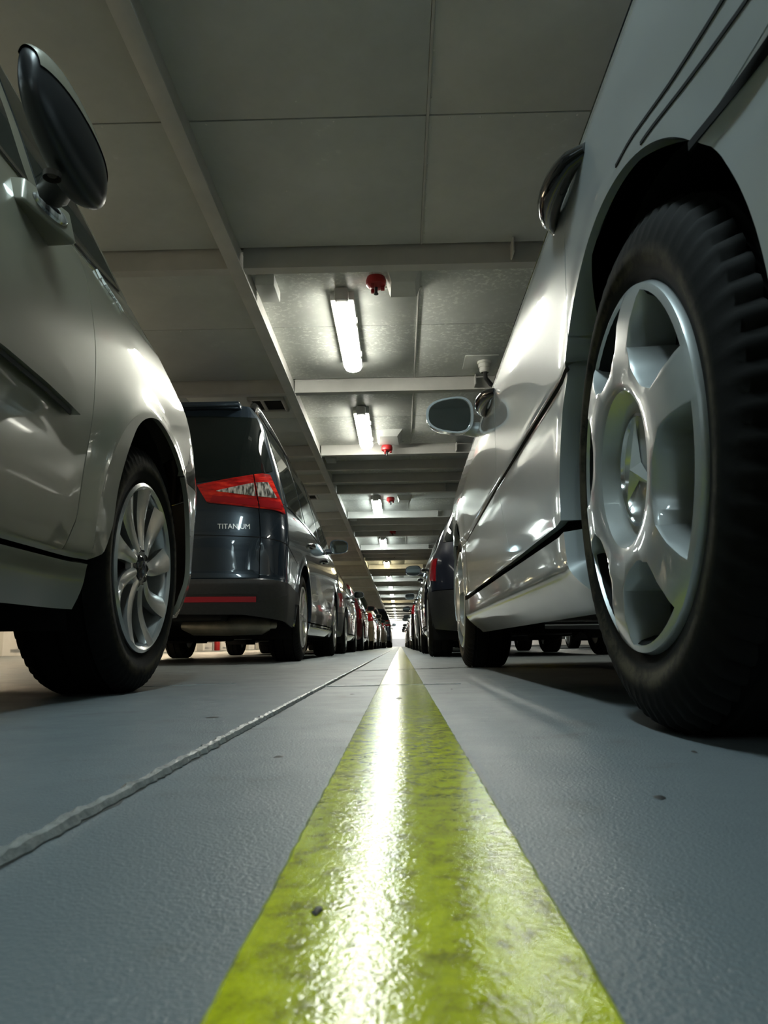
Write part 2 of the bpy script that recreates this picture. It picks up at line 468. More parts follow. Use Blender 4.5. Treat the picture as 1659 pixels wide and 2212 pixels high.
def cover_mesh(rim, h):
    """full wheel cover, six deep windows at the edge, dished centre"""
    R = rim+.006
    prof = [(h-.040, R-.004), (h-.006, R), (h+.002, R-.003), (h+.009, R-.020), (h+.015, R*.80), (h+.018, R*.62), (h+.017, R*.48),
            (h+.013, R*.43), (h-.004, R*.385), (h-.010, R*.35), (h-.011, R*.30), (h-.011, .004), (h-.040, .004)]
    mb = MB(); mb.lathe(prof, 120)
    v = mb.v; n = 120
    top = len(prof)-2
    mb.f.append(tuple(top*n+k for k in range(n))); mb.f.append(tuple((len(prof)-1)*n+k for k in range(n))[::-1])
    # close the rear
    for k in range(n): mb.f.append((k, (k+1) % n, (len(prof)-1)*n+(k+1) % n, (len(prof)-1)*n+k))
    mb.f = [f for f in mb.f if not (len(f) == 4 and set(i//n for i in f) == {top, top+1})]
    body = mb.mesh('wheel_cover', M['hubsilver'])
    cut = MB()
    for k in range(6):
        a0 = math.radians(104-60*k)
        rings = []
        for x, grow in ((h+.05, .012), (h+.012, .0), (h-.05, -.020)):
            pts = []
            ro, ri = R*.955+grow*.35, R*.545-grow*.9
            half_o, half_i = math.radians(21.5)+grow*1.1, math.radians(15.5)+grow*1.9
            for t in np.linspace(-1, 1, 11): pts.append((ro, t*half_o))
            for (rr, ha) in ((R*.86, half_o*1.0), (R*.74, half_o*.98), (R*.66, half_o*.93)): pts.append((rr, ha))
            for t in np.linspace(.86, -.86, 9): pts.append((ri+.018*abs(t)**3+.004, t*half_i*1.1))
            for (rr, ha) in ((R*.66, half_o*.93), (R*.74, half_o*.98), (R*.86, half_o)): pts.append((rr, -ha))
            rings.append([(x, q*math.cos(a0+t), q*math.sin(a0+t)) for q, t in pts])
        m = len(rings[0]); vv = [p for r_ in rings for p in r_]
        ff = [(j*m+i, j*m+(i+1) % m, (j+1)*m+(i+1) % m, (j+1)*m+i) for j in range(2) for i in range(m)]
        ff += [tuple(range(m))[::-1], tuple(range(2*m, 3*m))]
        cut.add(vv, ff)
    cm = cut.mesh('cutter', None, smooth=False)
    return boolean_cut(body, cm, 'wheel_cover', M['hubsilver'])

def star_mesh(x, r):
    mb = MB()
    for k in range(3):
        a = math.radians(90+120*k)
        t = (x+.002, r*.95*math.cos(a), r*.95*math.sin(a))
        l = (x+.002, r*.20*math.cos(a+math.radians(60)), r*.20*math.sin(a+math.radians(60)))
        q = (x+.002, r*.20*math.cos(a-math.radians(60)), r*.20*math.sin(a-math.radians(60)))
        mb.add([(x+.013, 0, 0), t, l, q], [(0, 2, 1), (0, 1, 3)])
    return mb.mesh('star', M['hubsilver'], 5)

def blade_mesh(rim, h, n=9):
    """alloy with broad twisted blades"""
    mb = MB(); ns, nw = 10, 5
    for k in range(n):
        top, bot = [], []
        for i in range(ns):
            t = i/(ns-1); r = .045 + (rim-.052)*t
            a = 2*math.pi*k/n + .22*t**1.2
            wdt = .028 + .040*t**1.2
            x = h-.010 - .012*math.sin(math.pi*(1-t)*.9) + .004*t
            for j in range(nw):
                u = j/(nw-1)*2-1
                da = u*wdt/2/max(r, .045)
                xx = x + .007*(1-u*u) - .006*u*t
                top.append((xx, r*math.cos(a+da), r*math.sin(a+da))); bot.append((xx-.022, r*math.cos(a+da*.8), r*math.sin(a+da*.8)))
        V = top + bot; o = ns*nw; F = []
        for i in range(ns-1):
            for j in range(nw-1):
                p = i*nw+j; F += [(p, p+1, p+nw+1, p+nw), (o+p, o+p+nw, o+p+nw+1, o+p+1)]
            for j in (0, nw-1):
                p = i*nw+j; F.append((p, p+nw, o+p+nw, o+p))
        mb.add(V, F)
    mb.lathe([(h-.03, .062), (h-.016, .060), (h-.012, .05), (h-.014, .034), (h-.02, .03), (h-.02, .004)], 40)
    mb.lathe([(h-.022, rim-.012), (h-.004, rim-.012), (h+.003, rim-.004), (h-.002, rim+.004), (h-.02, rim+.002)], 72)
    return mb.mesh('alloy_face', M['alloy'], 40)

def spoke_mesh(rim, h, n=5, w0=.06, w1=.05):
    mb = MB()
    for k in range(n):
        a = 2*math.pi*k/n; c_, s_ = math.cos(a), math.sin(a)
        sec = []
        for r, w, x in ((.03, w0, h-.012), (rim*.45, w0*.85, h-.010), (rim*.8, w1, h-.006), (rim-.006, w1*1.35, h-.004)):
            sec.append([(x, r*c_-w/2*s_, r*s_+w/2*c_), (x+.006, r*c_, r*s_), (x, r*c_+w/2*s_, r*s_-w/2*c_), (x-.03, r*c_+w/2*s_, r*s_-w/2*c_), (x-.03, r*c_-w/2*s_, r*s_+w/2*c_)])
        V = [p for q in sec for p in q]
        F = [(i*5+j, i*5+(j+1) % 5, (i+1)*5+(j+1) % 5, (i+1)*5+j) for i in range(3) for j in range(5)]
        mb.add(V, F)
    mb.lathe([(h-.04, .068), (h-.012, .066), (h-.006, .05), (h-.004, .004)], 32)
    mb.lathe([(h-.022, rim-.014), (h-.004, rim-.012), (h+.003, rim-.004), (h-.002, rim+.004), (h-.02, rim+.002)], 56)
    return mb.mesh('alloy_face', M['alloy'], 40)

def cap_mesh(x, r, mat):
    mb = MB(); mb.lathe([(x-.006, r), (x, r), (x+.003, r*.9), (x+.004, .002)], 32)
    return mb.mesh('hub_cap', mat)

def chevron_mesh(x, r):
    mb = MB()
    for dz in (.25, -.35):
        for sgn in (-1, 1):
            v = []
            for xx in (x, x+.003):
                v += [(xx, 0, (dz+.50)*r), (xx, sgn*.62*r, (dz-.02)*r), (xx, sgn*.62*r, (dz-.30)*r), (xx, 0, (dz+.20)*r)]
            mb.add(v, [(0, 1, 2, 3), (7, 6, 5, 4), (0, 4, 5, 1), (1, 5, 6, 2), (2, 6, 7, 3), (3, 7, 4, 0)])
    return mb.mesh('chevrons', M['chrome'], 20)

WHEELS = {}
def wheel_kit(kind, r, w, rim, seg):
    key = (kind, r, w, rim)
    if key in WHEELS: return WHEELS[key]
    h = w/2
    kit = [('tyre', tyre_mesh('tyre', r, w, rim, seg)), ('rim_barrel', barrel_mesh(rim, w, M['liner'] if kind == 'cover' else M['alloy'])), ('brake_disc', disc_mesh(h-.075))]
    if kind == 'cover':
        kit += [('wheel_cover', cover_mesh(rim, h)), ('emblem_disc', cap_mesh(h-.012, rim*.315, M['hubsilver'])), ('star_emblem', star_mesh(h-.009, rim*.315))]
        mb = MB(); mb.lathe([(h-.012, rim*.325), (h-.004, rim*.318), (h-.004, rim*.300), (h-.012, rim*.292)], 48)
        kit.append(('emblem_ring', mb.mesh('emblem_ring', M['chrome'])))
    elif kind == 'blade':
        kit += [('alloy_face', blade_mesh(rim, h)), ('hub_cap', cap_mesh(h-.012, .030, M['glossblack'])), ('chevron_emblem', chevron_mesh(h-.0085, .022))]
        mb = MB()
        for k in range(5):
            a = 2*math.pi*(k+.5)/5; mb.lathe([(h-.026, .008), (h-.012, .008), (h-.010, .006), (h-.010, .001)], 8)
            for i in range(len(mb.v)-32, len(mb.v)): mb.v[i] = (mb.v[i][0], mb.v[i][1]+.046*math.cos(a), mb.v[i][2]+.046*math.sin(a))
        kit.append(('wheel_bolts', mb.mesh('wheel_bolts', M['disc'])))
    else:
        n = {'five': 5, 'seven': 7, 'ten': 10}[kind]
        kit += [('alloy_face', spoke_mesh(rim, h, n, .30/n, .25/n)), ('hub_cap', cap_mesh(h-.004, .03, M['chrome']))]
    WHEELS[key] = kit
    return kit

def add_wheel(car, kit, loc, sg, spin=0.):
    t = obj('tyre', kit[0][1], car, loc, (spin, 0, 0 if sg > 0 else math.pi))
    for nm, me in kit[1:]: obj(nm, me, t)
    return t

# ---------------------------------------------------------------- whole car
def build_car(spec, name, label, xc, rear_axle, col, wheels='five', res=1.0, side_trim='black', group=None, lampcol='redlens', bumper=None, plate='plate_y', hide=()):
    S = spec['shape']; R, zc, wb = S.R, S.zc, S.wb
    car = empty(name, (xc, rear_axle + wb/2, 0)); tag(car, label, 'car', group)
    body = col; bump_m = bumper or col
    n = lambda k: max(4, int(round(k*res)))
    zr = spec.get('zrows', 1) if res > .8 else 1
    top = spline(spec['top']); rail_f = spline(sorted(spec['rail'])); r_y0, r_y1 = min(p[0] for p in spec['rail']), max(p[0] for p in spec['rail'])
    rail = lambda y: float(rail_f(np.clip(y, r_y0, r_y1)))
    yaf, yar = wb/2, -wb/2
    zs0, zs1 = spec.get('sill', (.165, .285))          # sill foot, foot of the doors
    zbt = spec.get('zbt', .56)                          # top of rear bumper
    st = spec['st']; sc_ = S.sr                         # tailgate side, rear centre
    yd0, yd1, yd2 = spec['doors']                       # front door front edge, B pillar, rear door rear edge (at the belt)
    ad = spec.get('ad', 52)                             # where the rear door meets the arch
    fdx = spec.get('door_front', [(yd0-.10, zs1), (yd0-.05, .40), (yd0-.01, .60), (yd0, .75)])
    fd = fdx + [(yd0+.01, float(top(yd0+.01)))]
    bdx = spec.get('door_mid', [(yd1, zs1), (yd1, .7)])
    bd = bdx + [(yd1, float(top(yd1)))]
    ang = lambda z: math.degrees(math.asin(max(-1, min(1, (z-zc)/R))))
    a_low = ang(zs1)
    kr, kf = spec.get('arch_k', (1., 1.))               # rear arch stretched to the back and to the front
    def rarc(a0, a1, n_):
        return [(yar + (y-yar)*(kr if y < yar else kf), z) for y, z in arc(yar, zc, R, a0, a1, n_)]
    rd = rarc(a_low, ad, 14) + spec.get('door_rear', [(yar+R*.55, .80)]) + [(yd2, float(top(yd2)))]
    tl = lambda a, b, k=24: [(q, float(top(q))) for q in np.linspace(a, b, k)]
    lipd = spec.get('lip', .035); liph = spec.get('lip_top', .60)
    def lip(s, z, th):
        d = np.minimum(np.abs(np.hypot((s-yar)/np.where(s < yar, kr, kf), z-zc)-R), np.abs(np.hypot(s-yaf, z-zc)-R))
        deep = np.where(z < liph, lipd, np.clip(lipd - (z-liph)*.6, .012, None))
        return np.where(d < .012, deep, th)
    a_f = ang(.60); z_b0 = .20
    for sg in (1, -1):
        if sg in hide: rs = .4
        else: rs = 1.0
        k = lambda q: n(q*rs)
        patch('front_door', S, sg, [(bd[0][0], zs1), (fd[0][0], zs1)], tl(yd1, yd0+.01), bd, fd, k(46), k(56*zr), body, car, lip=lip)
        patch('rear_door', S, sg, [rd[0], (bd[0][0], zs1)], tl(yd2, yd1), rd, bd, k(46), k(56*zr), body, car, lip=lip)
        fbm = fd[:1] + arc(yaf, zc, R, 180-a_low, a_f, 40)
        frt = [fbm[-1], (yaf+R*.95, .66), (spec['hs'], float(top(spec['hs'])))]
        patch('front_fender', S, sg, fbm, tl(yd0+.01, spec['hs']), fd, frt, k(60), k(34*zr), body, car, lip=lip, gap=(.0022, .0022, 0, .0022))
        qb = [(st, zbt)] + rarc(180-ang(zbt), ad, 34)
        patch('quarter_panel', S, sg, qb, tl(st, yd2), [(st, zbt), (st, float(top(st)))], [rd[13]] + rd[14:], k(70), k(40*zr), body, car, lip=lip, gap=(.0022, .0022, 0, .0022))
        sa = [(yar + kf*math.sqrt(max(R*R-(z-zc)**2, .01)), z) for z in np.linspace(zs0, zs1-spec.get('sill_gap', .006), 8)]
        sb = [(yaf - math.sqrt(max(R*R-(z-zc)**2, .01)), z) for z in np.linspace(zs0, zs1-spec.get('sill_gap', .006), 8)]
        patch('side_sill', S, sg, [sa[0], sb[0]], [sa[-1], sb[-1]], sa, sb, k(30), k(14), body, car, lip=lip)
        # cabin side and glass
        ycw = max(p[0] for p in spec['rail'])
        ss = np.linspace(st, ycw, 60)
        rl = [(q, max(rail(q), float(top(q))+.001)) for q in ss]
        patch('window_frame', S, sg, tl(st, ycw, 60), rl, [(st, float(top(st))), (st, rail(st))], [(ycw, float(top(ycw))), (ycw, rl[-1][1])], k(60), k(18), spec.get('frame_mat') or body, car, gap=(.001, 0, .003, 0))
        wl = lambda q: float(top(q)) + spec.get('wl', .03)
        wt = lambda q: rail(q) - spec.get('wt', .055)
        yfr = ycw
        while wt(yfr) < wl(yfr) + .004 and yfr > 0: yfr -= .01
        cuts = spec['windows'](yfr)
        for (a, b_) in cuts:
            qs = np.linspace(a, b_, 24)
            patch('side_window', S, sg, [(q, wl(q)) for q in qs], [(q, max(wt(q), wl(q)+.003)) for q in qs], [(a, wl(a)), (a, max(wt(a), wl(a)+.003))], [(b_, wl(b_)), (b_, max(wt(b_), wl(b_)+.003))], k(24), k(14), M['glass'], car, off=.003, thick=.006)
        # waist seal
        patch('waist_seal', S, sg, [(q, float(top(q))+.004) for q in np.linspace(cuts[0][0], yfr, 30)], [(q, wl(q)+.002) for q in np.linspace(cuts[0][0], yfr, 30)],
              [(cuts[0][0], float(top(cuts[0][0]))+.004), (cuts[0][0], wl(cuts[0][0])+.002)], [(yfr, float(top(yfr))+.004), (yfr, wl(yfr)+.002)], k(30), 4, M['glossblack'], car, off=.005, thick=.008)
        # wheel arch liner
        mb = MB(); x1 = S.hw-.055; x0 = S.hw-.34
        for yc in (yaf, yar):
            aa = np.linspace(math.radians(-25), math.radians(205), 24); v = []
            for x in (x1, x0):
                for a in aa: v.append((sg*x, yc+(R+.012)*math.cos(a)*((kr if math.cos(a) < 0 else kf) if yc == yar else 1), zc+(R+.012)*math.sin(a)))
            v.append((sg*x0, yc, zc-.1)); f = [(i, i+1, 24+i+1, 24+i) for i in range(23)] + [(24+i, 24+i+1, 48) for i in range(23)]
            lo = MB(); lo.add(v, f); lo.build('wheel_liner', M['liner'], car)
        # tail lamp
        lamp = spec.get('tail_lamp')
        if lamp: lamp(S, sg, car, k)
        # door handles
        for (hy, hz) in spec.get('handles', []):
            p = S.point(hy, hz); nn = S.normal(hy, hz); mb = MB(); L_ = spec.get('hl', .20)
            pts, rr = [], []
            for t in np.linspace(0, 1, 9):
                q = S.point(hy + (t-.5)*L_, hz)*[sg, 1, 1]; e = math.sin(math.pi*t)**.5
                pts.append(q + np.array([sg, 0, .12])*(-.006+.030*e)); rr.append(.012+.010*math.sin(math.pi*t))
            mb.tube(pts, rr, 10); mb.build('door_handle', spec.get('handle_mat') or M['glossblack'], car)
        # door mirror
        spec_m = spec['mirror']
        build_mirror(S, sg, car, spec_m, body if spec_m.get('paint', True) else M['blackplastic'])
        for yc in (yaf, yar):
            kit = wheel_kit(wheels, S.rt, spec.get('tw', .205), spec.get('rim', .213), 66 if res > .8 else 30)
            add_wheel(car, kit, (sg*(S.hw - spec.get('track', .025) - spec.get('tw', .205)/2), yc, S.rt-.003), sg, random.uniform(0, .6) if wheels not in ('cover', 'blade') else spec.get('spin', 0))
    # ends
    bs = [(S.sf, z_b0), (S.sf, .60)]
    fa = arc(yaf, zc, R, ang(z_b0), a_f, 14)
    wrap('front_bumper', S, [fa[0], (S.sf, z_b0)], [fa[-1], (S.sf, .60)], fa, bs, n(30), n(16), bump_m, car, rear=False)
    hs = spec['hs']
    wrap('nose_panel', S, [fa[-1], (S.sf, .60)], tl(hs, S.sf), [fa[-1], (yaf+R*.95, .66), (hs, float(top(hs)))], [(S.sf, .60), (S.sf, float(top(S.sf)))], n(30), n(8), M['glossblack'], car, rear=False)
    ra = rarc(180-ang(.24), 180-ang(zbt), 14)
    wrap('rear_bumper', S, [(sc_, spec.get('rb0', .22)), (ra[0][0]-.4, spec.get('rb0', .22)-.01), ra[0]], [(sc_, zbt), ra[-1]], [(sc_, spec.get('rb0', .22)), (sc_, zbt)], ra, n(44), n(26), bump_m, car, gap=(0, .0022, .0022, .003))
    zt = rail(r_y0)
    wrap('tailgate', S, [(sc_, zbt), (st, zbt)], [(sc_, zt), (st, zt)], [(sc_, zbt), (sc_, zt)], [(st, zbt), (st, zt)], n(40), n(50), body, car, gap=(0, .003, .003, .002))
    rw = spec.get('rear_window', (st-.06, 1.05, zt-.05))
    wb_ = [(q, rw[1] + (rw[3] if len(rw) > 3 else 0)*((q-sc_)/(rw[0]-sc_))**2) for q in np.linspace(sc_, rw[0], 16)]
    wrap('rear_window', S, wb_, [(sc_, rw[2]), (rw[0], rw[2]-.02)], [(sc_, rw[1]), (sc_, rw[2])], [wb_[-1], (rw[0], rw[2]-.02)], n(24), n(16), M['glass'], car, off=.004, thick=.006, gap=(0, 0, 0, 0))
    # roof, windscreen, bonnet
    ywt = spec['ywt']; ycw = max(p[0] for p in spec['rail'])
    ys = np.linspace(ywt, S.yrc, 24); e1 = [S.point(q, rail(q)) for q in ys]
    se = np.linspace(S.yrc, S.yrc-.5*S.qr, 8)[1:]; e1 += [S.point(q, zt) for q in se]
    yc_end = float(S.point(sc_, zt)[1]); ye = float(e1[-1][1])
    by = [0]*24 + [(yc_end-ye)*(i+1)/len(se) for i in range(len(se))]
    bz = [spec.get('crown', .05)]*24 + [spec.get('crown', .05)*(1-(i+1)/len(se))**.6 for i in range(len(se))]
    cross('roof', e1, by, bz, n(24), body, car)
    ys = np.linspace(ywt, ycw, 16); e2 = [S.point(q, rail(q)) for q in ys]
    tt = np.linspace(0, 1, 16)
    cross('windscreen', e2, list(.05+.20*tt), list(spec.get('crown', .05)*(1-tt)), n(20), M['glass'], car)
    ys = np.linspace(ycw-.02, S.yfc+.42*S.qf, 18); e3 = [S.point(q, float(top(q))) for q in ys]
    cend = float(S.point(S.sf, float(top(S.sf)))[1]) - float(e3[-1][1])
    tt = np.linspace(0, 1, 18)
    cross('bonnet', e3, list(.22*(1-tt)**2 + cend*tt**2), list(.07*(1-.6*tt)), n(20), body, car)
    # under-structure
    mb = MB()
    mb.box((0, 0, .245), (2*(S.hw-.10), wb-2*R-.02, .09), .01)
    mb.box((0, S.yf-.42, .27), (1.0, .60, .10), .01); mb.box((0, S.yr+.42, .33), (1.0, .60, .10), .01)
    mb.box((0, yar, .30), (1.05, .8, .07), .01); mb.box((0, yaf, .28), (1.05, .8, .07), .01)
    mb.tube([(-S.hw+.2, yar, S.rt), (S.hw-.2, yar, S.rt)], .03, 8); mb.tube([(-S.hw+.2, yaf, S.rt), (S.hw-.2, yaf, S.rt)], .025, 8)
    mb.tube([(-.28, yar+.35, .20), (-.25, 0, .19), (-.15, yaf-.4, .20)], .028, 8)
    mb.build('underbody', M['under'], car)
    mb = MB(); mb.box((0, (yaf+yar)/2, .60), (2*(S.hw-.13), wb-2*R-.05, .62)); mb.box((0, S.yr+.48, .62), (1.1, .70, .50)); mb.box((0, yaf+.1, .56), (1.05, .8, .44))
    mb.build('light_block_core', M['liner'], car, smooth=False)  # black boxes added inside the body so no light leaks through
    # number plate
    pz = spec.get('plate_z', .48)
    p = S.point(sc_+.02, pz); mb = MB(); mb.box((0, float(p[1])-.008, pz), (.52, .012, .11), .003)
    mb.build('number_plate', M[plate], car)
    return car

def build_mirror(S, sg, car, sm, mat):
    """door mirror: housing, glass facing back, stalk"""
    y, z, w, hgt, d = sm['y'], sm['z'], sm['w'], sm['h'], sm.get('d', .11)
    base = S.point(y, z-hgt*.35)
    xo = float(base[0]) + sm.get('gap', .035)
    nr, ns = 9, 28; v, f = [], []
    for i in range(nr):
        t = i/(nr-1); sc = math.cos(t*math.pi/2*.97)**.55; yy = y + d*math.sin(t*math.pi/2)
        for k in range(ns):
            a = 2*math.pi*k/ns; c_, s_ = math.cos(a), math.sin(a); e = 2/sm.get('n', 3.0)
            px = abs(c_)**e*math.copysign(1, c_); pz = abs(s_)**e*math.copysign(1, s_)
            taper = 1 - sm.get('taper', .18)*(px*.5+.5)
            v.append((sg*(xo + w/2 + px*w/2*sc), yy, z + pz*hgt/2*sc*taper + sm.get('rise', .0)*px))
    for i in range(nr-1):
        for k in range(ns): f.append((i*ns+k, i*ns+(k+1) % ns, (i+1)*ns+(k+1) % ns, (i+1)*ns+k))
    f.append(tuple(range((nr-1)*ns, nr*ns)))
    # recessed rim
    o = len(v)
    for sc, dy in ((.90, 0), (.88, .008)):
        for k in range(ns):
            p = v[k]; v.append((sg*(xo+w/2) + (p[0]-sg*(xo+w/2))*sc, y+dy, z + (p[2]-z)*sc))
    for k in range(ns):
        f.append((k, o+k, o+(k+1) % ns, (k+1) % ns)); f.append((o+k, o+ns+k, o+ns+(k+1) % ns, o+(k+1) % ns))
    mb = MB(); mb.add(v, f); mir = mb.build('door_mirror', mat, car)
    g = MB(); g.add([(q[0], q[1], q[2]) for q in v[o+ns:o+2*ns]] + [(q[0], q[1]+.003, q[2]) for q in v[o+ns:o+2*ns]],
                    [tuple(range(ns)), tuple(range(ns, 2*ns))[::-1]] + [(k, (k+1) % ns, ns+(k+1) % ns, ns+k) for k in range(ns)])
    g.build('mirror_glass', M['mirror'], mir)
    st = MB(); st.tube([(sg*(float(base[0])-.02), y+.05, z-hgt*.30), (sg*(xo+.05), y+.05, z-hgt*.22)], [.032, .026], 10)
    st.build('mirror_stalk', mat if sm.get('paint', True) else M['blackplastic'], mir)
    return mir

# ---------------------------------------------------------------- deck, ceiling, bulkheads
X0, X1, Y0, Y1 = -8.2, 9.5, -14.0, 66.0
ZC = 2.31                 # underside of the ceiling sheets
ZB = 2.20                 # underside of the beams
BAY = 2.18                # beam spacing
FIRST = 4.05              # near face of the first beam in view

def beveled(name, c, s, mat, parent=None, bev=.004):
    mb = MB(); mb.box((0, 0, 0), s, bev); return mb.build(name, mat, parent, c)

mb = MB(); mb.box(((X0+X1)/2, (Y0+Y1)/2, -.05), (X1-X0, Y1-Y0, .1)); floor = struct(mb.build('floor', M['deck'], smooth=False))
mb = MB(); mb.box(((X0+X1)/2, (Y0+Y1)/2, 2.39), (X1-X0, Y1-Y0, .1)); ceiling = struct(mb.build('ceiling', M['slab'], smooth=False))
mb = MB(); mb.box((X0-.05, (Y0+Y1)/2, 1.2), (.1, Y1-Y0, 2.5)); wall_left = struct(mb.build('wall_left', M['bulk'], smooth=False))
mb = MB(); mb.box((X1+.05, (Y0+Y1)/2, 1.2), (.1, Y1-Y0, 2.5)); struct(mb.build('wall_right', M['bulk'], smooth=False))
mb = MB(); mb.box(((X0+X1)/2, Y0-.05, 1.2), (X1-X0, .1, 2.5)); struct(mb.build('wall_back', M['bulk_grey'], smooth=False))
mb = MB(); mb.box(((X0+X1)/2, Y1+.05, 1.2), (X1-X0, .1, 2.5)); wall_front = struct(mb.build('wall_front', M['bulk'], smooth=False))
mb = MB(); mb.box(((X0+X1)/2, Y1-.04, .33), (X1-X0, .08, .66)); mb.build('grey_dado', M['bulk_grey'], wall_front, smooth=False)
# pilasters and pipes on the left bulkhead, child pieces of it
for i, y in enumerate(np.arange(3.0, 45, 3.2)):
    mb = MB(); mb.box((X0+.12, y, 1.15), (.24, .32, 2.3), .01); mb.build('frame_stiffener', M['bulk'], wall_left)
    mb = MB(); mb.tube([(X0+.35, y+1.1, 0), (X0+.35, y+1.1, 2.3)], .035, 10); mb.build('pipe', M['bulk_grey'], wall_left)
    mb = MB(); mb.tube([(X0+.30, y+.4, .35), (X0+.30, y+2.0, .35)], .025, 8); mb.build('guard_rail', M['bulk_grey'], wall_left)

# sheets: real plates with joints between them
SHEETS = {}
xs = [-5.0, -3.92, -2.90, -1.88, -.885, .15, 1.15, 2.15, 3.15]
bays = [FIRST + BAY*k for k in range(-4, 12)]
rv = MB()
for k, y in enumerate(bays):
    for (ya, yb) in ((y+.02, y+BAY/2-.004), (y+BAY/2, y+BAY-.02)):
        for xa, xb in zip(xs[:-1], xs[1:]):
            worn = y > 3.9 and xa > -1.0; key = (round(xb-xa, 2), round(yb-ya, 2), worn)
            if key not in SHEETS:
                mb = MB(); mb.box((0, 0, 0), (xb-xa-.004, yb-ya-.003, .012), .0018); SHEETS[key] = mb.mesh('ceiling_sheet', M['sheet_worn' if worn else 'sheet'])
            obj('ceiling_sheet', SHEETS[key], ceiling, ((xa+xb)/2, (ya+yb)/2, ZC+.006))
            if -2.5 < xa < 1.5 and y < 9:
                pts = []
                for t in np.arange(.10, xb-xa, .135): pts += [(xa+t, ya+.022), ]
                for t in np.arange(.08, yb-ya, .125): pts += [(xa+.018, ya+t)]
                for _ in range(2): pts.append((random.uniform(xa+.1, xb-.1), random.uniform(ya+.1, yb-.1)))
                for (px_, py_) in pts:
                    if random.random() < .12: continue
                    px_ += random.uniform(-.006, .006); py_ += random.uniform(-.006, .006); r = random.uniform(.0040, .0056)
                    rv.add([(px_+r*math.cos(q), py_+r*math.sin(q), ZC) for q in np.linspace(0, 2*math.pi, 6, endpoint=False)] + [(px_, py_, ZC-.004)], [(i, (i+1) % 6, 6) for i in range(6)])
o = rv.build('rivets', M['rivet'], ceiling); o['kind'] = 'stuff'
# seam cover strip along x = .15
mb = MB(); mb.box((0, 0, 0), (.012, BAY-.05, .006), .002); strip = mb.mesh('seam_strip', M['beam'])
for y in bays[:10]: obj('seam_strip', strip, ceiling, (.155, y+BAY/2, ZC-.002))

# transverse beams: web and flange in one bar each
def beam_mesh(length, depth, flange, name):
    mb = MB(); t = .012
    prof = [(0, 0), (flange, 0), (flange, .012), (t, .012), (t, depth), (0, depth)]
    v = [(x, p[0], p[1]) for x in (-length/2, length/2) for p in prof]; m = len(prof)
    mb.add(v, [(i, (i+1) % m, m+(i+1) % m, m+i) for i in range(m)] + [tuple(range(m))[::-1], tuple(range(m, 2*m))])
    return mb.mesh(name, M['beam'], smooth=False)
GX0, GX1 = -.925, -.845
wide_r = beam_mesh(X1-GX1, ZC-ZB+.02, .075, 'deck_beam'); wide_l = beam_mesh(GX0-X0, ZC-ZB+.02, .075, 'deck_beam')
slim_r = beam_mesh(X1-GX1, ZC-ZB-.0, .06, 'deck_beam'); slim_l = beam_mesh(GX0-X0, ZC-ZB-.0, .06, 'deck_beam')
def beam_at(y, mr, ml):
    obj('deck_beam', mr, ceiling, ((X1+GX1)/2, y, ZB)); obj('deck_beam', ml, ceiling, ((GX0+X0)/2, y, ZB))
bx = MB(); bx.box((0, 0, 0), (.010, .10, .085), .002); brk = bx.mesh('stiffener_plate', M['beam'])
for k in range(-8, 29):
    y = FIRST + BAY*k; beam_at(y, wide_r, wide_l)
    if -1 <= k <= 8: obj('stiffener_plate', brk, ceiling, (.655, y-.05, ZB+.055))
    if k >= 2 and k % 2 == 0:
        for q in (1, 2): beam_at(y + BAY*q/3, slim_r, slim_l)
# longitudinal girder
mb = MB(); L_ = Y1-Y0; yc_ = (Y0+Y1)/2
mb.box(((GX0+GX1)/2, yc_, ZB-.004), (GX1-GX0, L_, .016), .002); mb.box((GX1-.022, yc_, ZB+.06), (.014, L_, .115), .001)
mb.build('girder', M['beam'], ceiling)
for gx in (-4.95, 3.2):
    mb = MB(); mb.box((gx, yc_, ZB-.004), (.08, L_, .016), .002); mb.box((gx, yc_, ZB+.06), (.014, L_, .115), .001); mb.build('girder', M['beam'], ceiling)
for y in (4.46, 8.85, 13.2):
    mb = MB(); mb.box((-.775, y, ZC-.035), (.115, .24, .07), .006); mb.build('girder_box', M['sheet'], ceiling)

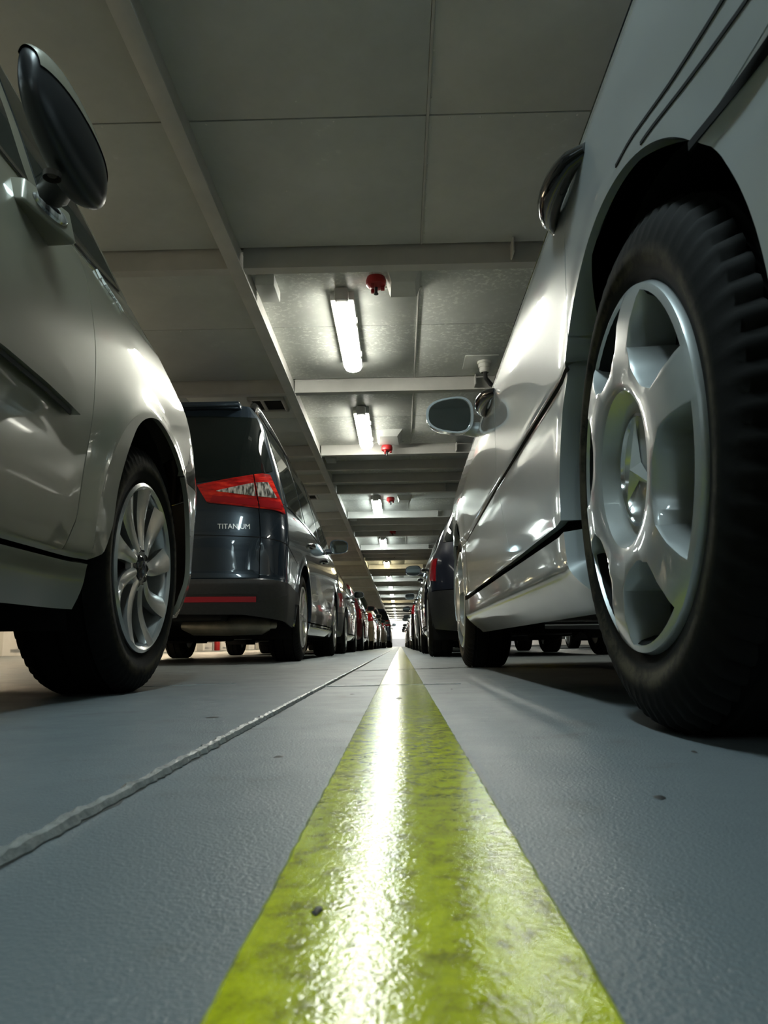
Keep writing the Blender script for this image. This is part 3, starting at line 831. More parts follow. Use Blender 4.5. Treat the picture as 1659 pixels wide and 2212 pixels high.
# ---------------------------------------------------------------- lane marking and welds
mb = MB(); ys = np.concatenate([np.arange(-2, 6, .012), np.arange(6, 60, .5)]); v, f = [], []
rnd = random.Random(3)
for y in ys:
    j1, j2 = (rnd.uniform(-.0006, .0006), rnd.uniform(-.0006, .0006)) if y < 6 else (0, 0)
    for x, z in ((-.0585+j1, .0), (-.0565+j1, .0016), (.0595+j2, .0016), (.0615+j2, .0)): v.append((x, y, z))
for i in range(len(ys)-1):
    for q in range(3): f.append((i*4+q, i*4+q+1, (i+1)*4+q+1, (i+1)*4+q))
mb.add(v, f); lane = mb.build('lane_line', M['yellow']); tag(lane, 'worn glossy yellow lane line running down the grey deck', 'lane line')
struct(lane)
def weld(name, pts, r, seed, dark_edge=True):
    rn = random.Random(seed); P = []; rr = []
    for i in range(len(pts)-1):
        a, b_ = Vector(pts[i]), Vector(pts[i+1]); L = (b_-a).length; n_ = max(2, int(L/.009))
        for q in range(n_): P.append(a.lerp(b_, q/n_) + Vector((rn.uniform(-.0012, .0012), rn.uniform(-.0012, .0012), 0))); rr.append(r*rn.uniform(.78, 1.18))
    mb = MB(); mb.tube(P, rr, 7); o = mb.build(name, M['weld'], floor)
    if dark_edge:
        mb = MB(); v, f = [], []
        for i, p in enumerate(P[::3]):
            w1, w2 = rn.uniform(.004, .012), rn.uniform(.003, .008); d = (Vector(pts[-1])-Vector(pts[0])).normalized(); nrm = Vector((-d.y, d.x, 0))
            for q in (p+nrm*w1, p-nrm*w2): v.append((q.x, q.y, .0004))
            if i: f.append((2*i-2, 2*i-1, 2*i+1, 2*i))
        mb.add(v, f); mb.build('weld_edge_strip', M['weld_edge'], o)  # uneven dark strip along the bead
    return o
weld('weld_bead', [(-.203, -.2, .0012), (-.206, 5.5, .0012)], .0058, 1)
mb = MB(); mb.tube([(-.206, y, .0005) for y in np.arange(5.5, 40, .5)], .005, 6); mb.build('weld_bead', M['weld'], floor)
weld('plate_joint', [(-.20, 2.085, .0), (.17, 2.145, .0)], .0028, 5)
weld('plate_joint', [(-.21, 3.35, .0), (.30, 3.62, .0)], .0026, 6)
weld('plate_joint', [(-.75, 2.2, .0), (-.48, 2.36, .0)], .002, 7, False)
for i, (x, y, a, b_) in enumerate([(-.108, 1.75, .006, .003), (-.29, 1.22, .012, .004), (.175, .56, .0035, .003), (-.245, .355, .004, .003), (.12, 1.9, .004, .003), (-.005, 1.58, .007, .002), (-.035, .33, .0022, .002), (.28, .78, .003, .003), (-.12, .78, .006, .0025)]):
    rn = random.Random(i); mb = MB(); v = []
    for q in np.linspace(0, 2*math.pi, 9, endpoint=False): e = rn.uniform(.6, 1.2); v.append((x+a*math.cos(q)*e, y+b_*3*math.sin(q)*e, .0004 if abs(x) > .06 else .0020))
    v.append((x, y, .0016 if abs(x) > .06 else .0034)); mb.add(v, [(k, (k+1) % 9, 9) for k in range(9)])
    tag(mb.build('grit_flake', M['oil']), ['dark grit flake lying beside the far weld', 'brown grit sliver near the left weld', 'black speck on deck right of the yellow line', 'dark speck on deck below the left weld', 'small grit grain right of the line beyond the joint', 'dark flake lying on the yellow line', 'brown crumb on the near part of the yellow line', 'tiny dark grain on the deck before the right rear tyre', 'thin dark sliver between weld and yellow line'][i], 'grit')

# ---------------------------------------------------------------- ceiling lamps
def lamp_kit():
    n = 12; L = 1.20; prof = []
    for k in range(n+1):
        a = math.pi*k/n; prof.append((-.068*math.cos(a), -.048*math.sin(a)**.8))
    mb = MB(); st = [(-.5, .80), (-.49, .93), (-.46, 1.), (.46, 1.), (.49, .93), (.5, .80)]; v, f = [], []
    for t, s in st:
        for x, z in prof: v.append((x*s, t*L, z*s))
    m = n+1
    for i in range(len(st)-1):
        for k in range(n): f.append((i*m+k, i*m+k+1, (i+1)*m+k+1, (i+1)*m+k))
    f += [tuple(range(m))[::-1], tuple(range((len(st)-1)*m, len(st)*m))]
    mb.add(v, f)
    cov = {g: None for g in ('glow_cool', 'glow_neutral', 'glow_warm', 'glow_amber', 'glow_added_wash', 'glow_day')}
    for g in cov:
        cov[g] = mb.mesh('lamp_cover', M[g])
    b_ = MB(); b_.box((0, 0, .029), (.150, L+.02, .060), .006); base = b_.mesh('lamp_base', M['lampbody'])
    e = MB(); e.box((0, 0, .012), (.085, .09, .075), .008); cap = e.mesh('end_box', M['lampbody'])
    c_ = MB(); c_.box((0, 0, 0), (.014, .05, .045), .003); clip = c_.mesh('clip', M['lampbody'])
    return cov, base, cap, clip
COV, LBASE, LCAP, LCLIP = lamp_kit()
def lamp(x, y, glow, label, detail=True):
    r = empty('ceiling_lamp', (x, y, ZC-.0585)); tag(r, label, 'lamp', 'fluorescent lamps under the ceiling')
    obj('lamp_cover', COV[glow], r); obj('lamp_base', LBASE, r)
    if detail:
        obj('end_box', LCAP, r, (0, -.64, 0))
        for q in (-.3, .3): obj('clip', LCLIP, r, (.076, q, -.012))
row = [5.20, 7.62] + [12.0 + 4.36*k for k in range(13)]
names = ['nearest glowing fluorescent lamp, in the bay beyond the first beam', 'second glowing fluorescent lamp, beside the small red alarm on a box']
ords = ['third', 'fourth', 'fifth', 'sixth', 'seventh', 'eighth', 'ninth', 'tenth', 'eleventh', 'twelfth', 'thirteenth', 'fourteenth', 'fifteenth']
glow = ['glow_neutral', 'glow_neutral', 'glow_cool', 'glow_cool', 'glow_warm', 'glow_cool', 'glow_cool', 'glow_cool', 'glow_warm', 'glow_neutral', 'glow_neutral', 'glow_neutral', 'glow_neutral', 'glow_neutral', 'glow_neutral']
for i, y in enumerate(row):
    lamp(-.33, y, glow[i], names[i] if i < 2 else f'{ords[i-2]} glowing lamp along the row receding above the yellow line', i < 6)
for y, t in ((.75, 'cool lamp of the centre row directly above the viewpoint'), (-3.6, 'cool lamp of the centre row just behind the viewpoint'), (-8.0, 'cool lamp of the centre row far behind the viewpoint')): lamp(-.33, y, 'glow_day', t)
NTH = ['first', 'second', 'third', 'fourth', 'fifth', 'sixth', 'seventh', 'eighth', 'ninth', 'tenth', 'eleventh', 'twelfth', 'thirteenth', 'fourteenth', 'fifteenth', 'sixteenth', 'seventeenth']
for i, y in enumerate(np.arange(-7.9, 60, 4.36)): lamp(-5.6, y, 'glow_amber', f'{NTH[i]} warm lamp in the row over the open left lane', False)
for i, y in enumerate(np.arange(-6.0, 60, 6.54)): lamp(3.9, y, 'glow_neutral', f'{NTH[i]} added fill lamp over the lane right of the silver car', False)  # unseen row, added as fill light
for i, x in enumerate((-6.0, -3.0, -.6, 1.8, 4.5, 7.0)): lamp(x, 64.6, 'glow_added_wash', f'{NTH[i]} added lamp from the left, brightening the white far bulkhead', False)  # lamps added at the far end to brighten the bulkhead

# alarm heads, boxes, gland, vent
def alarm(y, label, dz):
    r = empty('alarm_head', (-.11, y, ZC-dz)); tag(r, label, 'alarm', 'red alarm heads under the ceiling')
    mb = MB(); mb.lathe([(0, .055), (-.02, .062), (-.05, .060), (-.062, .045), (-.064, .002)], 20, 'z'); mb.build('body', M['redpaint'], r)
    for q in range(3):
        a = 2*math.pi*q/3; m2 = MB(); m2.box((.040*math.cos(a), .040*math.sin(a), -.068), (.024, .024, .028), .004); m2.build('lug', M['redpaint'], r)
    mb = MB(); mb.tube([(0, 0, -.06), (0, 0, -.10)], [.012, .009], 8); mb.tube([(0, 0, -.10), (0, 0, -.108)], .014, 8); mb.build('nozzle', M['blackplastic'], r)
for i, (y, t) in enumerate([(4.42, 'large red alarm head beside the nearest lamp'), (8.26, 'small red alarm head on the box beside the second lamp'), (11.55, 'red alarm head above the third lamp'), (14.9, 'red alarm head between third and fourth lamps'), (18.8, 'tiny red alarm head between fourth and fifth lamps')]):
    alarm(y, t, .052 if i == 1 else 0)
def hood_box(c, w, d, hgt, label):
    mb = MB(); v = [(-w/2, -d/2, 0), (w/2, -d/2, 0), (w/2, d/2, 0), (-w/2, d/2, 0), (-w*.36, -d*.30, -hgt), (w*.30, -d*.30, -hgt), (w*.36, d*.44, -hgt), (-w*.40, d*.44, -hgt)]
    mb.add(v, [(0, 1, 2, 3), (4, 7, 6, 5), (0, 4, 5, 1), (1, 5, 6, 2), (2, 6, 7, 3), (3, 7, 4, 0)])
    r = empty('junction_box', c); tag(r, label, 'junction box')
    mb.build('box_body', M['sheet'], r, smooth=False)
    b2 = MB(); b2.box((0, d/2+.015, -.004), (w*1.1, .03, .008), .002); b2.build('fixing_flange', M['sheet'], r)
hood_box((.06, 4.40, ZC), .21, .28, .08, 'galvanised box with sloped sides right of the large red alarm')
hood_box((-.08, 8.03, ZC), .28, .50, .05, 'flat galvanised box beside the second lamp')
hood_box((.10, 11.5, ZC), .22, .28, .07, 'galvanised box beside the third lamp')
r = empty('cable_gland', (.70, 5.86, ZC)); tag(r, 'white ribbed cable gland with dark pipe under the ceiling', 'cable gland')
mb = MB(); mb.lathe([(0, .055), (-.03, .055), (-.032, .048), (-.06, .048), (-.062, .042), (-.09, .040), (-.10, .03)], 18, 'z'); mb.build('gland_body', M['whiteplast'], r)
mb = MB(); mb.tube([(0, 0, -.09), (.01, .02, -.14), (.05, .05, -.18), (.12, .10, -.2)], .018, 8); mb.build('cable', M['blackplastic'], r)
mb = MB(); mb.box((-.03, .02, -.006), (.26, .30, .010), .003); mb.build('backing_plate', M['sheet'], r)
for (vx, vy, t) in ((-1.17, 6.84, 'dark slotted air vent in the left ceiling above the navy car'), (-1.35, 11.3, 'small dark air vent farther along the left ceiling')):
    r = empty('air_vent', (vx, vy, ZC)); tag(r, t, 'vent')
    mb = MB(); mb.box((0, 0, -.006), (.30, .34, .012)); mb.build('vent_back', M['liner'], r)
    for sx, sy, dx, dy in ((-.15, 0, .03, .36), (.15, 0, .03, .36), (0, -.17, .33, .03), (0, .17, .33, .03)):
        m2 = MB(); m2.box((sx, sy, -.014), (dx, dy, .028), .003); m2.build('vent_frame', M['beam'], r)
    m2 = MB(); m2.box((-.04, 0, -.014), (.03, .32, .02), .003); m2.build('slat', M['beam'], r)

# fire extinguisher and canister far left
for (x, y, nm, mat, lab, cat) in ((-7.7, 33.0, 'fire_extinguisher', M['redpaint'], 'small red extinguisher standing by the far left bulkhead', 'extinguisher'), (-7.3, 26.5, 'canister', M['whiteplast'], 'white rounded canister on the bright deck by the left bulkhead', 'canister')):
    mb = MB(); mb.lathe([(0, .002), (0, .11), (.03, .12), (.45, .12), (.55, .08), (.60, .03), (.66, .03), (.66, .002)], 20, 'z'); r = empty(nm, (x, y, 0)); tag(r, lab, cat)
    mb.build('cylinder_body', mat, r); m2 = MB(); m2.box((0, .02, .68), (.05, .12, .04), .008); m2.build('valve_handle', M['blackplastic'], r)

# ---------------------------------------------------------------- car shapes
NOSE = [(.15, .1), (.35, .02), (.55, 0), (.7, .06), (.85, .2), (1.0, .4), (1.2, .5)]
MPV = dict(shape=Shape(hw=.92, wb=2.728, fo=.90, ro=.84, R=.385, rt=.312, lf=.52, lr=.4, plan=.010, flare=.016,
    inset=[(.12, .12), (.19, .055), (.24, .03), (.275, .022), (.30, .012), (.45, .006), (.58, 0), (.72, .008), (.85, .03), (.95, .06), (1.0, .085), (1.2, .16), (1.45, .27), (1.62, .37), (1.7, .42)],
    tail=[(.15, .10), (.35, .02), (.55, 0), (.9, .05), (1.2, .15), (1.6, .34)], nose=NOSE),
    top=[(-3.0, 1.03), (-1.3, 1.02), (0, .985), (.8, .99), (1.05, 1.0), (1.25, 1.025), (1.42, 1.05), (1.52, 1.0), (1.64, .915), (1.78, .84), (2.0, .77), (2.3, .73), (3.0, .70)],
    rail=[(1.42, 1.06), (1.2, 1.23), (.99, 1.385), (.7, 1.53), (.35, 1.61), (0, 1.65), (-.6, 1.66), (-1.2, 1.64), (-1.8, 1.58)],
    st=-1.98, doors=(.99, -.09, -1.12), door_front=[(.80, .285), (.875, .295), (.915, .36), (.934, .479), (.953, .582), (.972, .71), (.985, .85)], door_mid=[(-.12, .285), (-.10, .7)],
    windows=lambda q: [(-1.85, -1.2), (-1.12, -.13), (-.05, .80), (.86, q)], hs=1.86, ywt=.55, mirror=dict(y=.55, z=1.05, w=.2, h=.15),
    handles=[(.10, .86), (-.95, .87)], sill=(.185, .285), tw=.215, rim=.210, track=.018, wt=.045, wl=.022, lip=.02)
COMP = dict(shape=Shape(hw=.89, wb=2.778, fo=.79, ro=.70, R=.360, rt=.320, lf=.50, lr=.24, plan=.004, flare=.006,
    inset=[(.12, .14), (.165, .07), (.235, .006), (.29, .004), (.31, .0), (.50, .004), (.545, .007), (.560, .001), (.62, 0), (.75, -.003), (.84, .004), (.9, .020), (.97, .05), (1.1, .10), (1.3, .19), (1.5, .31), (1.6, .40)],
    tail=[(.15, .10), (.35, .02), (.55, 0), (.9, .05), (1.2, .15), (1.6, .34)], nose=NOSE),
    top=[(-3.0, 1.03), (-1.2, 1.0), (0, .975), (.9, .945), (1.15, .94), (1.4, .90), (1.7, .82), (2.0, .74), (2.7, .70)],
    rail=[(1.15, .945), (.85, 1.12), (.5, 1.34), (.2, 1.47), (-.2, 1.55), (-.8, 1.59), (-1.4, 1.565), (-1.7, 1.5)],
    st=-1.84, zbt=.570, arch_k=(1.10, 1.02), doors=(1.0, -.205, -1.27), door_front=[(.80, .305), (.90, .45), (.96, .6), (1.0, .77)], door_mid=[(-.40, .305), (-.265, .437), (-.15, .55), (-.17, .62), (-.205, .74)],
    ad=49, door_rear=[(-1.135, .66), (-1.16, .80)], windows=lambda q: [(-1.72, -1.25), (-1.18, -.25), (-.16, q)], hs=1.83, ywt=.25,
    mirror=dict(y=.50, z=.962, w=.180, h=.165, gap=.012, taper=.32, n=2.7), handles=[(-.05, .830), (-1.165, .835)], hl=.23,
    sill=(.155, .310), sill_gap=.016, zrows=2, tw=.20, rim=.222, track=.012, lip=.05, lip_top=.60, spin=math.radians(0))
BIG = dict(shape=Shape(hw=.94, wb=2.85, fo=.95, ro=1.02, R=.39, rt=.33, lf=.6, lr=.34, nr=3.2, plan=.012,
    inset=[(.12, .14), (.2, .05), (.28, .02), (.45, .004), (.62, .004), (.8, 0), (.95, .010), (1.03, .022), (1.1, .042), (1.3, .09), (1.5, .15), (1.68, .215), (1.80, .31)],
    tail=[(.15, .16), (.3, .06), (.45, .01), (.52, .0), (.56, .03), (.75, .03), (.95, .04), (1.1, .06), (1.3, .12), (1.5, .18), (1.78, .29)], nose=NOSE),
    top=[(-3.2, 1.06), (-2.2, 1.06), (-1, 1.05), (0, 1.03), (.9, 1.01), (1.1, 1.01), (1.45, 1.06), (1.7, 1.0), (2.0, .88), (2.6, .78), (3.1, .74)],
    rail=[(1.45, 1.07), (1.1, 1.30), (.75, 1.5), (.35, 1.64), (-.1, 1.74), (-.9, 1.79), (-1.6, 1.79), (-2.1, 1.775)],
    st=-2.45, zbt=.545, doors=(.95, -.12, -1.20), windows=lambda q: [(-2.05, -1.22), (-1.12, -.16), (-.06, .70), (.76, q)], hs=1.86, ywt=.45,
    mirror=dict(y=.62, z=1.12, w=.19, h=.16), handles=[(.03, .90), (-1.0, .92)], sill=(.2, .30), tw=.225, rim=.225, track=.02,
    rear_window=(-2.27, 1.17, 1.70, .115), rb0=.325, plate_z=.70)
HATCH = dict(shape=Shape(hw=.87, wb=2.60, fo=.85, ro=.76, R=.365, rt=.305, lf=.55, lr=.5, nr=2.6,
    inset=[(.12, .14), (.2, .05), (.28, .02), (.45, .006), (.6, 0), (.75, .006), (.85, .025), (.93, .06), (1.1, .13), (1.3, .24), (1.45, .36)],
    tail=[(.15, .14), (.35, .02), (.5, 0), (.8, .05), (1.0, .16), (1.2, .36), (1.45, .62)], nose=NOSE),
    top=[(-3.0, .95), (-1.2, .94), (0, .91), (.9, .89), (1.15, .90), (1.4, .87), (1.7, .80), (2.0, .73), (2.7, .68)],
    rail=[(1.15, .905), (.85, 1.06), (.5, 1.24), (.2, 1.35), (-.2, 1.42), (-.8, 1.44), (-1.2, 1.41), (-1.55, 1.35)],
    st=-1.70, doors=(.92, -.12, -1.10), windows=lambda q: [(-1.5, -1.2), (-1.1, -.16), (-.06, q)], hs=1.78, ywt=.2,
    mirror=dict(y=.60, z=.96, w=.18, h=.13), handles=[(.03, .80), (-.95, .81)], sill=(.18, .29), rear_window=(-1.80, .98, 1.28), plate_z=.5)
def lamp_generic(z0, z1, ds0=-.24, ds1=-.02):
    def fn(S, sg, car, k):
        a, b_ = S.yrc+ds0, S.yrc+ds1
        patch('tail_lamp', S, sg, [(a, z0), (b_, z0+.02)], [(a, z1), (b_, z1)], [(a, z0), (a, z1)], [(b_, z0+.02), (b_, z1)], k(14), k(10), M['reddark'], car, off=.006, thick=.01)
    return fn
for d, z0, z1 in ((MPV, .72, .98), (COMP, .74, .96), (HATCH, .64, .84)): d['tail_lamp'] = lamp_generic(z0, z1)
def lamp_big(S, sg, car, k):
    t = patch('tail_lamp', S, sg, [(-2.866, 1.160), (-2.80, 1.042), (-2.452, 1.008)], [(-2.866, 1.164), (-2.66, 1.205), (-2.452, 1.243)], [(-2.866, 1.160), (-2.866, 1.164)], [(-2.452, 1.008), (-2.452, 1.243)], k(26), k(14), M['redlens'], car, off=.012, thick=.02, gap=(0, .001, 0, 0))
    patch('clear_lens', S, sg, [(-2.73, 1.118), (-2.455, 1.085)], [(-2.73, 1.122), (-2.455, 1.184)], [(-2.73, 1.118), (-2.73, 1.122)], [(-2.455, 1.085), (-2.455, 1.184)], k(16), k(8), M['clearlens'], t, off=.016, thick=.006)
    patch('lower_lens', S, sg, [(-2.78, 1.050), (-2.455, 1.016)], [(-2.76, 1.092), (-2.455, 1.066)], [(-2.78, 1.050), (-2.76, 1.092)], [(-2.455, 1.016), (-2.455, 1.066)], k(12), k(5), M['reddark'], t, off=.0148, thick=.004)
    t = patch('tail_lamp', S, sg, [(-2.446, 1.008), (-2.33, 1.0), (-2.238, .985)], [(-2.446, 1.245), (-2.38, 1.255), (-2.315, 1.25)], [(-2.446, 1.008), (-2.446, 1.245)], [(-2.238, .985), (-2.265, 1.10), (-2.315, 1.25)], k(18), k(14), M['redlens'], car, off=.012, thick=.02, gap=(.001, 0, 0, 0))
    patch('clear_lens', S, sg, [(-2.444, 1.085), (-2.295, 1.082)], [(-2.444, 1.186), (-2.35, 1.195)], [(-2.444, 1.085), (-2.444, 1.186)], [(-2.295, 1.082), (-2.35, 1.195)], k(12), k(8), M['clearlens'], t, off=.016, thick=.006)
    patch('lower_lens', S, sg, [(-2.444, 1.016), (-2.27, 1.008)], [(-2.444, 1.066), (-2.28, 1.064)], [(-2.444, 1.016), (-2.444, 1.066)], [(-2.27, 1.008), (-2.28, 1.064)], k(12), k(5), M['reddark'], t, off=.0148, thick=.004)
BIG['tail_lamp'] = lamp_big

def groove(S, sg, car, pts, w, mat=None, name='panel_joint', off=.0012):
    a = [(p[0], p[1]-w/2) for p in pts]; b_ = [(p[0], p[1]+w/2) for p in pts]
    return patch(name, S, sg, a, b_, [a[0], b_[0]], [a[-1], b_[-1]], 40, 3, mat or M['liner'], car, off=off, thick=.003, gap=(0,)*4)

# ---------------------------------------------------------------- hero cars
BEIGE = paint('champagne_silver_paint', (.212, .200, .152), .22, .36)
SILVER = paint('brilliant_silver_paint', (.44, .47, .475), .30, .32)
NAVY = paint('dark_navy_paint', (.018, .030, .045), .35, .25)

mpv = build_car(MPV, 'car', 'champagne silver people carrier with folded mirror, nearest on the left', -1.545, 1.955-2.728, BEIGE, 'blade', 1.0, hide=(-1,))
comp = build_car(COMP, 'car', 'bright silver hatchback with star wheel cover, nearest on the right', 1.172, .955, SILVER, 'cover', 1.0, hide=(1,))
big = build_car(BIG, 'car', 'dark navy people carrier with red and clear tail lamps on the left', -1.655, 5.95-2.85+2.85, NAVY, 'ten', .9, bumper=None, hide=(-1,))

# silver hatchback: trim grooves above the rear bumper
S = COMP['shape']
for sg in (-1, 1):
    groove(S, sg, comp, [(-2.30, .618), (-1.95, .632), (-1.752, .649), (-1.619, .668), (-1.511, .687), (-1.455, .690)], .0042)
    groove(S, sg, comp, [(-2.30, .585), (-1.95, .598), (-1.789, .614), (-1.68, .635), (-1.574, .654), (-1.545, .658)], .0042)
    groove(S, sg, comp, [(-2.30, .540), (-1.95, .547), (-1.808, .556), (-1.72, .564), (-1.668, .568)], .009, None, 'bumper_gap', .0015)
    groove(S, sg, comp, [(-1.115, .5515), (-.6, .5515), (-.15, .550)], .006, None, 'door_crease_shade', .0008)  # dark strips on both doors, painted shade under the crease
    groove(S, sg, comp, [(-.14, .550), (.4, .545), (.93, .540)], .006, None, 'door_crease_shade', .0008)
# people carrier: rub strip, badge, indicator foot and folded mirror
S = MPV['shape']
for sg in (1, -1):
    ra = [(-.05, .575), (.55, .572), (.70, .566), (.80, .558), (.845, .553)]; rb = [(-.05, .655), (.55, .648), (.70, .640), (.79, .615), (.845, .562)]
    patch('rub_strip', S, sg, ra, rb, [ra[0], rb[0]], [ra[-1], rb[-1]], 40, 8, BEIGE, mpv, off=.020, thick=.024, gap=(0,)*4)
    groove(S, sg, mpv, [(-.05, .570), (.55, .566), (.70, .560), (.82, .550)], .009, M['blackplastic'], 'strip_seal', .012)
tm = text_mesh('Picasso', .055, .0025); V = []
for vtx in tm.vertices:
    s_, z_ = 1.195 + vtx.co.x*.70, .962 - (vtx.co.x*.70)*.40 + vtx.co.y*.62
    p = S.point(s_, z_) + S.normal(s_, z_)*(.004+vtx.co.z); V.append(p)
me = mesh_of('fender_badge', V, [list(p.vertices) for p in tm.polygons], M['badge'], smooth=False); obj('fender_badge', me, mpv)

for o in [c for c in mpv.children if c.name.startswith('door_mirror')]:
    for ch in list(o.children): bpy.data.objects.remove(ch)
    bpy.data.objects.remove(o)
def folded_mirror(sg):
    """mirror swung back along the door; car-local coordinates"""
    cx, cy, cz = 1.005, .535, .925
    nu_, nv_ = 48, 28; v, f1, f2 = [], [], []
    sp = lambda q, e: abs(q)**e*math.copysign(1, q)
    for j in range(nv_+1):
        ph = -math.pi/2 + math.pi*j/nv_
        for i in range(nu_):
            th = 2*math.pi*i/nu_
            a = sp(math.cos(ph), .62)*sp(math.cos(th), .8); b_ = sp(math.sin(ph), .8); c_ = sp(math.cos(ph), .62)*sp(math.sin(th), .8)
            t = (b_+1)/2        # a: outward, b: along the car, c: height
            v.append((sg*(cx + a*(.030+.022*t) + .012*t), cy + b_*.112, cz + c_*(.062+.014*(1-b_*b_)) - .030*t*t + .035*(1-t) - .020*a))
    for j in range(nv_):
        for i in range(nu_):
            q = (j*nu_+i, j*nu_+(i+1) % nu_, (j+1)*nu_+(i+1) % nu_, (j+1)*nu_+i)
            ((f2 if 3 <= i < 21 and j >= 4 else f1)).append(q)
    m1 = MB(); m1.add(v, f1+f2); shell = obj('folded_mirror', clean(m1.mesh('folded_mirror', M['satinblack'])), mpv)
    vc = Vector((sg*cx, cy, cz)); m2 = MB(); m2.add([tuple(vc + (Vector(p)-vc)*1.03) for p in v], f2); obj('mirror_cap', clean(m2.mesh('mirror_cap', BEIGE)), shell)
    fv = [(sg*x, y, z) for x, y, z in ((.84, .650, .895), (.895, .655, .890), (.84, .670, .950), (.885, .670, .945), (.84, .790, .870), (.940, .780, .868), (.84, .790, .935), (.925, .775, .935))]
    foot = MB(); foot.add(fv, [(0, 1, 3, 2), (4, 6, 7, 5), (0, 4, 5, 1), (2, 3, 7, 6), (0, 2, 6, 4), (1, 5, 7, 3)])
    ft = obj('mirror_foot', rounded(foot.mesh('mirror_foot', BEIGE), .007), mpv)
    e1, e2 = Vector(fv[5])-Vector(fv[1]), Vector(fv[3])-Vector(fv[1]); c0 = (Vector(fv[1])+Vector(fv[3])+Vector(fv[5])+Vector(fv[7]))/4
    e1.normalize(); nrm = e1.cross(e2).normalized(); nrm = nrm if nrm.x*sg > 0 else -nrm; e2 = nrm.cross(e1).normalized()
    def lens(nm, a, b_, d, mat, o0):
        g = MB(); v = []; K = 24
        for s_, h_ in ((1, 0), (.92, .6), (.6, .95)): v += [tuple(c0 + nrm*(o0+d*h_) + e1*a*s_*math.cos(2*PI*k/K) + e2*b_*s_*math.sin(2*PI*k/K)) for k in range(K)]
        g.add(v, [(r*K+k, r*K+(k+1) % K, (r+1)*K+(k+1) % K, (r+1)*K+k) for r in range(2) for k in range(K)] + [tuple(range(2*K, 3*K))]); g.build(nm, mat, ft)
    lens('side_indicator', .044, .019, .008, M['clearlens'], 0); lens('indicator_bulb', .020, .006, .004, M['glossblack'], .006)
    st = MB(); st.tube([(sg*.93, .69, .925), (sg*.99, .62, .925)], [.030, .026], 10); st.build('mirror_hinge', M['satinblack'], shell)
    s2 = MB(); s2.lathe([(-.006, .014), (.004, .014), (.004, .009), (-.002, .007), (-.002, .001)], 16, 'z'); s2.build('fold_screw', M['disc'], shell, (sg*(cx+.0), cy-.01, cz-.076))
def rounded(me, w):
    bm = bmesh.new(); bm.from_mesh(me); bmesh.ops.bevel(bm, geom=bm.edges[:], offset=w, segments=3, affect='EDGES', profile=.5); bm.to_mesh(me); bm.free()
    me.shade_smooth(); me.set_sharp_from_angle(angle=math.radians(60)); return me
def clean(me):
    bm = bmesh.new(); bm.from_mesh(me); bmesh.ops.remove_doubles(bm, verts=bm.verts[:], dist=.0004)
    bmesh.ops.delete(bm, geom=[q for q in bm.verts if not q.link_faces], context='VERTS'); bm.to_mesh(me); bm.free(); return me
folded_mirror(1); folded_mirror(-1)

# navy people carrier: bumper trim, lettering, roof rails, spoiler, muffler
S = BIG['shape']
wrap('bumper_skirt', S, [(S.sr, .325), (-2.55, .315), (-2.25, .275), (-1.86, .24)], [(S.sr, .395), (-2.42, .40), (-2.2, .45), (-1.90, .44)], [(S.sr, .325), (S.sr, .395)], [(-1.86, .24), (-1.90, .44)], 40, 12, M['blackplastic'], big, off=.006, thick=.012, gap=(0,)*4)
wrap('bumper_step', S, [(S.sr, .445), (-2.45, .445)], [(S.sr, .535), (-2.45, .53)], [(S.sr, .445), (S.sr, .535)], [(-2.45, .445), (-2.45, .53)], 30, 8, M['blackplastic'], big, off=.010, thick=.012, gap=(0,)*4)
wrap('red_reflector', S, [(S.sr, .398), (-2.469, .394)], [(S.sr, .430), (-2.469, .428)], [(S.sr, .398), (S.sr, .430)], [(-2.469, .394), (-2.469, .428)], 30, 4, M['redplast'], big, off=.012, thick=.012, gap=(0,)*4)
wrap('bumper_flank', S, [(S.sr, .40), (-1.75, .40)], [(S.sr, .535), (-2.40, .537), (-2.1, .52), (-1.80, .485)], [(S.sr, .40), (S.sr, .535)], [(-1.75, .40), (-1.80, .485)], 44, 8, M['blackplastic'], big, off=.004, thick=.008, gap=(0,)*4)
wrap('tailgate_seam', S, [(S.sr, .838), (-2.455, .812)], [(S.sr, .843), (-2.455, .817)], [(S.sr, .838), (S.sr, .843)], [(-2.455, .812), (-2.455, .817)], 30, 3, M['liner'], big, off=.0012, thick=.003, gap=(0,)*4)
for sg in (1, -1): groove(S, sg, big, [(-2.445, .814), (-2.32, .80), (-2.15, .765), (-1.95, .73), (-1.78, .70)], .005)
tm = text_mesh('TITANIUM', .048, .0015); V = []
for vtx in tm.vertices:
    s_, z_ = -2.625 + vtx.co.x*.98, .868 + vtx.co.y
    V.append(S.point(s_, z_) + S.normal(s_, z_)*(.003+vtx.co.z))
me = mesh_of('trim_lettering', V, [list(p.vertices) for p in tm.polygons], M['badge'], smooth=False); obj('trim_lettering', me, big)
for sg in (1, -1):
    pts = [(sg*(S.hw-float(S.inset(1.77))-.035), y, z) for y, z in ((-2.02, 1.775), (-1.95, 1.83), (-1.75, 1.855), (-1.0, 1.86), (-.2, 1.83), (-.1, 1.78))]
    mb = MB(); mb.tube(pts, [.026, .030, .026, .022, .022, .026], 10); mb.build('roof_rail', M['glossblack'], big)
yc_ = float(S.point(S.sr, 1.77)[1]); mb = MB()
mb.box((0, yc_+.02, 1.765), (1.15, .20, .04), .014); mb.build('roof_spoiler', NAVY, big)
mb = MB(); mb.box((0, yc_-.085, 1.762), (.30, .012, .022), .003); mb.build('brake_light', M['redlens'], big)
mb = MB(); mb.tube([(.18, -2.06, .258), (.26, -2.08, .252), (.50, -2.08, .250), (.72, -2.06, .252), (.77, -2.05, .255)], [.03, .062, .066, .062, .035], 16); mb.build('muffler', M['muffler'], big)
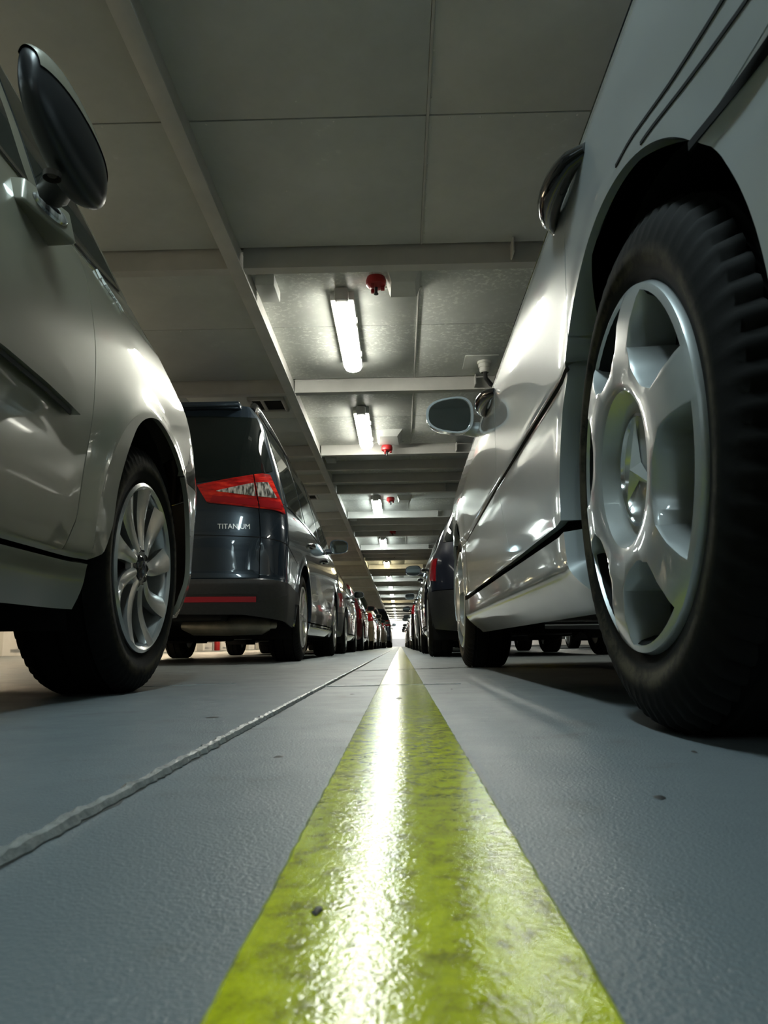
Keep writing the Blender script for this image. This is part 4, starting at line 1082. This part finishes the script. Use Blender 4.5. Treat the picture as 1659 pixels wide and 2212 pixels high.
mb = MB(); mb.tube([(.76, -2.05, .255), (.80, -2.02, .258)], .03, 10); mb.build('tail_pipe', M['muffler'], big)

# ---------------------------------------------------------------- the rest of both rows
C = lambda nm, c, me=.5: paint(nm, c, me, .28)
left = [(HATCH, 11.35, -1.63, C('grey_silver_paint', (.20, .20, .20)), 'seven', 'grey silver hatchback parked ahead of the navy people carrier'),
        (HATCH, 16.35, -1.61, C('dark_red_paint', (.13, .012, .016)), 'five', 'dark red hatchback in the left row beyond the grey one'),
        (COMP, 21.3, -1.60, C('gold_beige_paint', (.30, .26, .19)), 'five', 'beige gold car in the left row beyond the red one'),
        (HATCH, 26.3, -1.55, C('olive_gold_paint', (.16, .13, .06)), 'seven', 'olive gold hatchback in the left row with a red tail lamp'),
        (MPV, 31.3, -1.50, C('bronze_paint', (.17, .13, .09)), 'five', 'bronze people carrier far along the left row'),
        (BIG, 37.3, -1.34, C('deep_blue_paint', (.016, .026, .045)), 'ten', 'dark blue people carrier standing out at the far end of the left row')]
right_row = [(HATCH, 7.15, 1.10, C('midnight_blue_paint', (.022, .026, .042)), 'seven', 'midnight blue hatchback parked ahead of the silver one on the right'),
        (HATCH, 12.0, 1.12, C('pale_silver_paint', (.42, .42, .40)), 'five', 'pale silver hatchback, third in the right row'),
        (COMP, 17.0, 1.13, C('black_paint', (.012, .012, .014)), 'five', 'black car fourth in the right row'),
        (HATCH, 22.0, 1.13, C('steel_grey_paint', (.16, .165, .17)), 'seven', 'steel grey hatchback fifth in the right row'),
        (MPV, 27.2, 1.16, C('dark_brown_paint', (.06, .045, .03)), 'five', 'dark brown people carrier sixth in the right row'),
        (HATCH, 32.2, 1.14, C('silver_white_paint', (.45, .45, .43)), 'five', 'silver white hatchback seventh in the right row'),
        (HATCH, 37.2, 1.14, C('charcoal_paint', (.04, .04, .042)), 'five', 'charcoal hatchback eighth in the right row'),
        (COMP, 42.2, 1.15, C('light_grey_paint', (.30, .30, .29)), 'five', 'light grey car ninth in the right row'),
        (HATCH, 47.4, 1.14, C('ink_blue_paint', (.03, .035, .05)), 'five', 'ink blue hatchback tenth in the right row, near the far bulkhead')]
for spec, ya, xc, colr, wk, lab in left:
    build_car(spec, 'car', lab, xc, ya, colr, wk, .5 if ya < 25 else .36, group='cars queued in the left lane')
for spec, ya, xc, colr, wk, lab in right_row:
    build_car(spec, 'car', lab, xc, ya, colr, wk, .55 if ya < 15 else .36, group='cars queued in the right lane', bumper=M['blackplastic'] if ya == 7.15 else None)
for spec, ya, xc, colr, wk, lab in [(HATCH, 10.2, 4.1, C('far_lane_grey', (.2, .2, .2)), 'five', 'grey car in the lane beyond, only its wheels showing under the silver car'),
                                    (HATCH, 5.0, 4.2, C('far_lane_blue', (.03, .04, .07)), 'five', 'blue car in the lane beyond, hidden behind the silver car'),
                                    (HATCH, 15.4, 4.1, C('far_lane_white', (.5, .5, .5)), 'five', 'white car in the lane beyond, farthest of the ones under the silver car')]:
    build_car(spec, 'car', lab, xc, ya, colr, wk, .36, group='cars in the far right lane')
